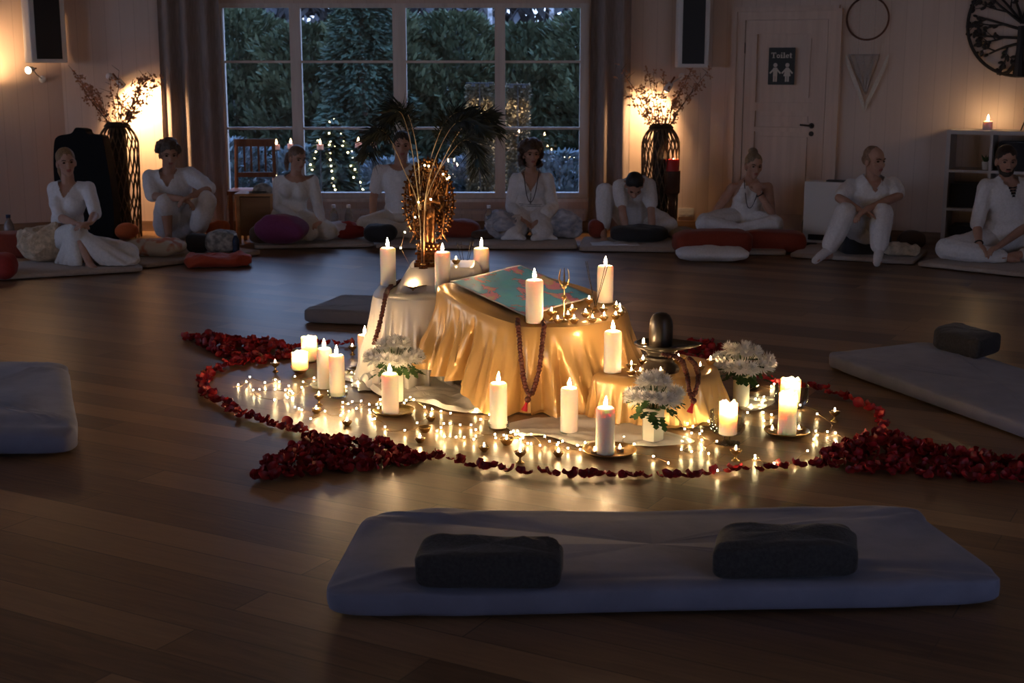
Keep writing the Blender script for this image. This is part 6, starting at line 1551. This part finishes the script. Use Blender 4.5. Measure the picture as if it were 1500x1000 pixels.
for i in range(7):
    x = -3.6 + i * 1.05; thuja((x, 17.4 + rr.uniform(-.3, .3), -.25), .75 + rr.uniform(-.15, .2), .5, i + 60, 'low frosted bush at the foot of the hedge outside, ' + ['first', 'second', 'third', 'fourth', 'fifth', 'sixth', 'seventh'][i] + ' from the left', 4000, mottle(mat('frosted_bush', (.12, .15, .15), .9), (.06, .09, .08), (.2, .23, .25), 3, 4) if i == 0 else bpy.data.materials['frosted_bush'], .085, False, 'bush', 'garden_bush', None)
# pale birch trunks above the hedge
for i, (px, lab) in enumerate(((838, 'thickest pale birch trunk above the right end of the hedge'), (806, 'pale birch trunk above the hedge at the upper right panes'), (716, 'thin pale birch trunk above the hedge at the middle panes'), (325, 'pale birch trunk beyond the hedge at the upper left corner'))):
    b = Y(px, 60, 24); t = thing('birch_tree', lab, 'tree', (b.x, 24, -.25)); MB().tube([(0, 0, 0), (.02, 0, 2.5), (.06, 0, 6)], [.09 if i == 0 else .05, .07 if i == 0 else .04, .04], 8).build('trunk', mottle(mat('birch_bark', (.4, .4, .42), .8), (.1, .1, .1), (.5, .5, .52), 6, 3, (1, 1, 3)) if i == 0 else bpy.data.materials['birch_bark'], t)
    m = MB()
    for j in range(9): m.tube([(.04, 0, 2.4 + j * .35), (.04 + rr.uniform(-.7, .7), rr.uniform(-.4, .4), 2.8 + j * .35)], [.015, .004], 5)
    m.build('branches', M_bark, t)
# low grey wall outside, behind the light patches
# leaf patches and lamps added outside to form warm light pools in the panes
M_patchleaf = mottle(mat('patch_leaves', (.2, .16, .1), .9), (.10, .08, .045), (.19, .145, .085), 7, 4)
def add_light_patch(pxa, pxb, pyt, label, lights, seed):
    yy = 17.0; a, b = Y(pxa, pyt, yy), Y(pxb, pyt, yy); w = b.x - a.x; h = a.z + .25
    t = thing('light_patch', label, 'shrub', ((a.x + b.x) / 2, yy, -.25))
    def fn(rg, n):
        P = np.stack([rg.uniform(-w / 2, w / 2, n), rg.uniform(-.04, .12, n), h * rg.uniform(0, 1, n) ** .8], 1); D = rg.normal(0, .5, (n, 3)) + np.array([0, -.5, .5]); D /= np.linalg.norm(D, axis=1)[:, None]; return P, D
    foliage('foliage', 11000, fn, .05, M_patchleaf, t, seed)
    g = thing('added_patch_lamp', 'added lamp pole making the light pool ' + label.split('from above, ')[1], 'lamp', ((a.x + b.x) / 2, yy - .2, -.25))
    MB().tube([(0, 0, 0), (0, 0, h + .02)], .006, 6).tube([(-w / 2, 0, h + .02), (w / 2, 0, h + .02)], .008, 6).build('pole', M_iron, g)
    for px in lights:
        x = Y(px, pyt, yy).x - t.location.x; MB().lathe([(1e-6, 0), (.02, 0), (.026, -.035), (.022, -.035), (1e-6, -.01)], 12, (x, 0, h + .015)).build('downlight', M_iron, g)
        L_ = bpy.data.lights.new('added_patch_spot', 'SPOT'); L_.energy = 60; L_.color = (1, .74, .46); L_.spot_size = math.radians(62); L_.spot_blend = 1; L_.shadow_soft_size = .02
        o = bpy.data.objects.new('added_patch_spot', L_); col.objects.link(o); o.parent = g; o.location = (x, 0, h - .02); o.rotation_euler = (math.radians(20), 0, 0)  # added lamp, throws the warm pool onto the leaf patch
add_light_patch(683, 723, 124, 'added outdoor leaf patch for a light pool, lit from above, left of the right mullion', (694, 714), 71)
add_light_patch(742, 775, 126, 'added outdoor leaf patch for a light pool, lit from above, right of the right mullion', (749, 767), 72)
def fnw(rg, n):  # far treeline added to block the over-bright sky above the hedge
    x = rg.uniform(-17, 12, n); z = rg.uniform(0, 1, n) * (5.2 + .6 * np.sin(x * .9) + .4 * np.sin(x * 2.3)); P = np.stack([x, 31 + rg.uniform(-1.2, 1.2, n), z - .25], 1)
    D = rg.normal(0, .5, (n, 3)) + np.array([0, 0, .6]); D /= np.linalg.norm(D, axis=1)[:, None]; return P, D
w_ = foliage('sky_blocking_woods', 30000, fnw, .42, mottle(mat('woods_screen', (.07, .07, .08), 1), (.03, .032, .036), (.11, .11, .12), .8, 6), None, 90); tag(w_, 'added bare woods far beyond the hedge, blocking the bright sky', 'woods', None, 'stuff')
# little lit tree and staked candles put outside for lights showing in the panes
pt = Y(489, 290, 15.6); t = thing('fairy_lit_tree', 'little conifer outside the window hung with golden fairy lights', 'tree', (pt.x, 15.6, -.25))
hT = Y(489, 176, 15.6).z + .25
def fn(rg, n):
    z = rg.uniform(0, 1, n); a = rg.uniform(0, 2 * np.pi, n); rad = .34 * (1 - z) * rg.uniform(.4, 1, n) + .03
    P = np.stack([rad * np.cos(a), rad * np.sin(a), .2 + z * (hT - .2)], 1); D = np.stack([np.cos(a), np.sin(a), rg.uniform(-.6, .2, n)], 1); D /= np.linalg.norm(D, axis=1)[:, None]; return P, D
foliage('foliage', 2600, fn, .13, M_spruce, t, 5); MB().tube([(0, 0, 0), (0, 0, hT * .9)], [.03, .01], 8).build('trunk', M_bark, t)
M_bulbo = emitter('golden_bulb', (1, .72, .34), 40); bo = MB().ell((0, 0, 0), .009, None, 6, 4).mesh('golden_bulb'); bo.materials.append(M_bulbo)
st = thing('outdoor_light_string', 'golden fairy lights wound down the little conifer outside', 'fairy lights', (pt.x, 15.6, -.25)); pts = []
ro = random.Random(3)
for k in range(6):
    a = k * 1.05 + .3; seq = []
    for i in range(15):
        q = i / 14; rad = .06 + .36 * q + ro.uniform(-.04, .04); p = Vector((rad * math.cos(a + q * .5), rad * math.sin(a + q * .5), hT * .99 - (hT - .3) * q + ro.uniform(-.02, .02))); seq.append(p)
        o = bpy.data.objects.new('bulb', bo); col.objects.link(o); o.parent = st; o.location = p
    pts += seq if k % 2 == 0 else seq[::-1]
MB().tube(pts, .003, 4).build('wire', M_iron, st)
for i, (px, py, w) in enumerate(((405, 213, 'leftmost of the upper row'), (426, 212, 'second of the upper row'), (469, 213, 'right in front of the conifer'), (525, 210, 'right of the conifer'), (546, 210, 'rightmost, by the feathers'), (404, 262, 'low at the left'))):
    p = Y(px, py, 15.1); t = thing('added_candle_stake', 'peach candle on an added thin stake outside the window, ' + w, 'candle', (p.x, 15.1, -.25), 0, 'candles on added stakes')
    z = p.z + .25
    MB().tube([(0, 0, 0), (0, 0, z - .05)], .008, 6).lathe([(.008, z - .06), (.05, z - .05), (.05, z - .045), (1e-6, z - .045)], 12).build('stake', M_iron, t)
    MB().lathe([(1e-6, z - .045), (.036, z - .045), (.037, z + .01), (1e-6, z + .008)], 16).build('wax_body', M_peach if 'M_peach' in globals() else None or mat('peach_wax', (.6, .25, .14), .5, sss=.5, sssr=(.03,)), t)
    M_peach = MATS['peach_wax']
    flame_mb(.06, .024, z + .012).build('flame', M_flameo if 'M_flameo' in globals() else emitter('outdoor_flame', (1, .6, .3), 22), t); M_flameo = MATS['outdoor_flame']
bpy.data.scenes.remove(WS)
# ------------------------------------------------------------------ world, exposure
w = bpy.data.worlds.new('dusk'); sc.world = w; w.use_nodes = True
N_, L_ = w.node_tree.nodes, w.node_tree.links; bg = N_['Background']
tc = N_.new('ShaderNodeTexCoord'); sx = N_.new('ShaderNodeSeparateXYZ'); L_.new(tc.outputs['Generated'], sx.inputs[0])
rp_ = N_.new('ShaderNodeValToRGB'); e = rp_.color_ramp.elements; e[0].position = .0; e[0].color = (.30, .36, .52, 1); e[1].position = .7; e[1].color = (.13, .22, .48, 1)
L_.new(sx.outputs['Z'], rp_.inputs[0]); L_.new(rp_.outputs[0], bg.inputs['Color']); bg.inputs['Strength'].default_value = SKY
vs = sc.view_settings; vs.view_transform = 'Standard'; vs.look = 'None'; vs.exposure = EXPO; vs.gamma = 1; vs.use_curve_mapping = False
cy = sc.cycles; cy.use_denoising = True; cy.use_light_tree = True; cy.max_bounces = 6; cy.diffuse_bounces = 3; cy.glossy_bounces = 3; cy.transmission_bounces = 5; cy.transparent_max_bounces = 12; cy.sample_clamp_indirect = 4; cy.sample_clamp_direct = 0; cy.caustics_reflective = False; cy.caustics_refractive = False; cy.blur_glossy = .5
try: cy.denoising_input_passes = 'RGB_ALBEDO_NORMAL'; cy.denoiser = 'OPENIMAGEDENOISE'
except Exception: pass
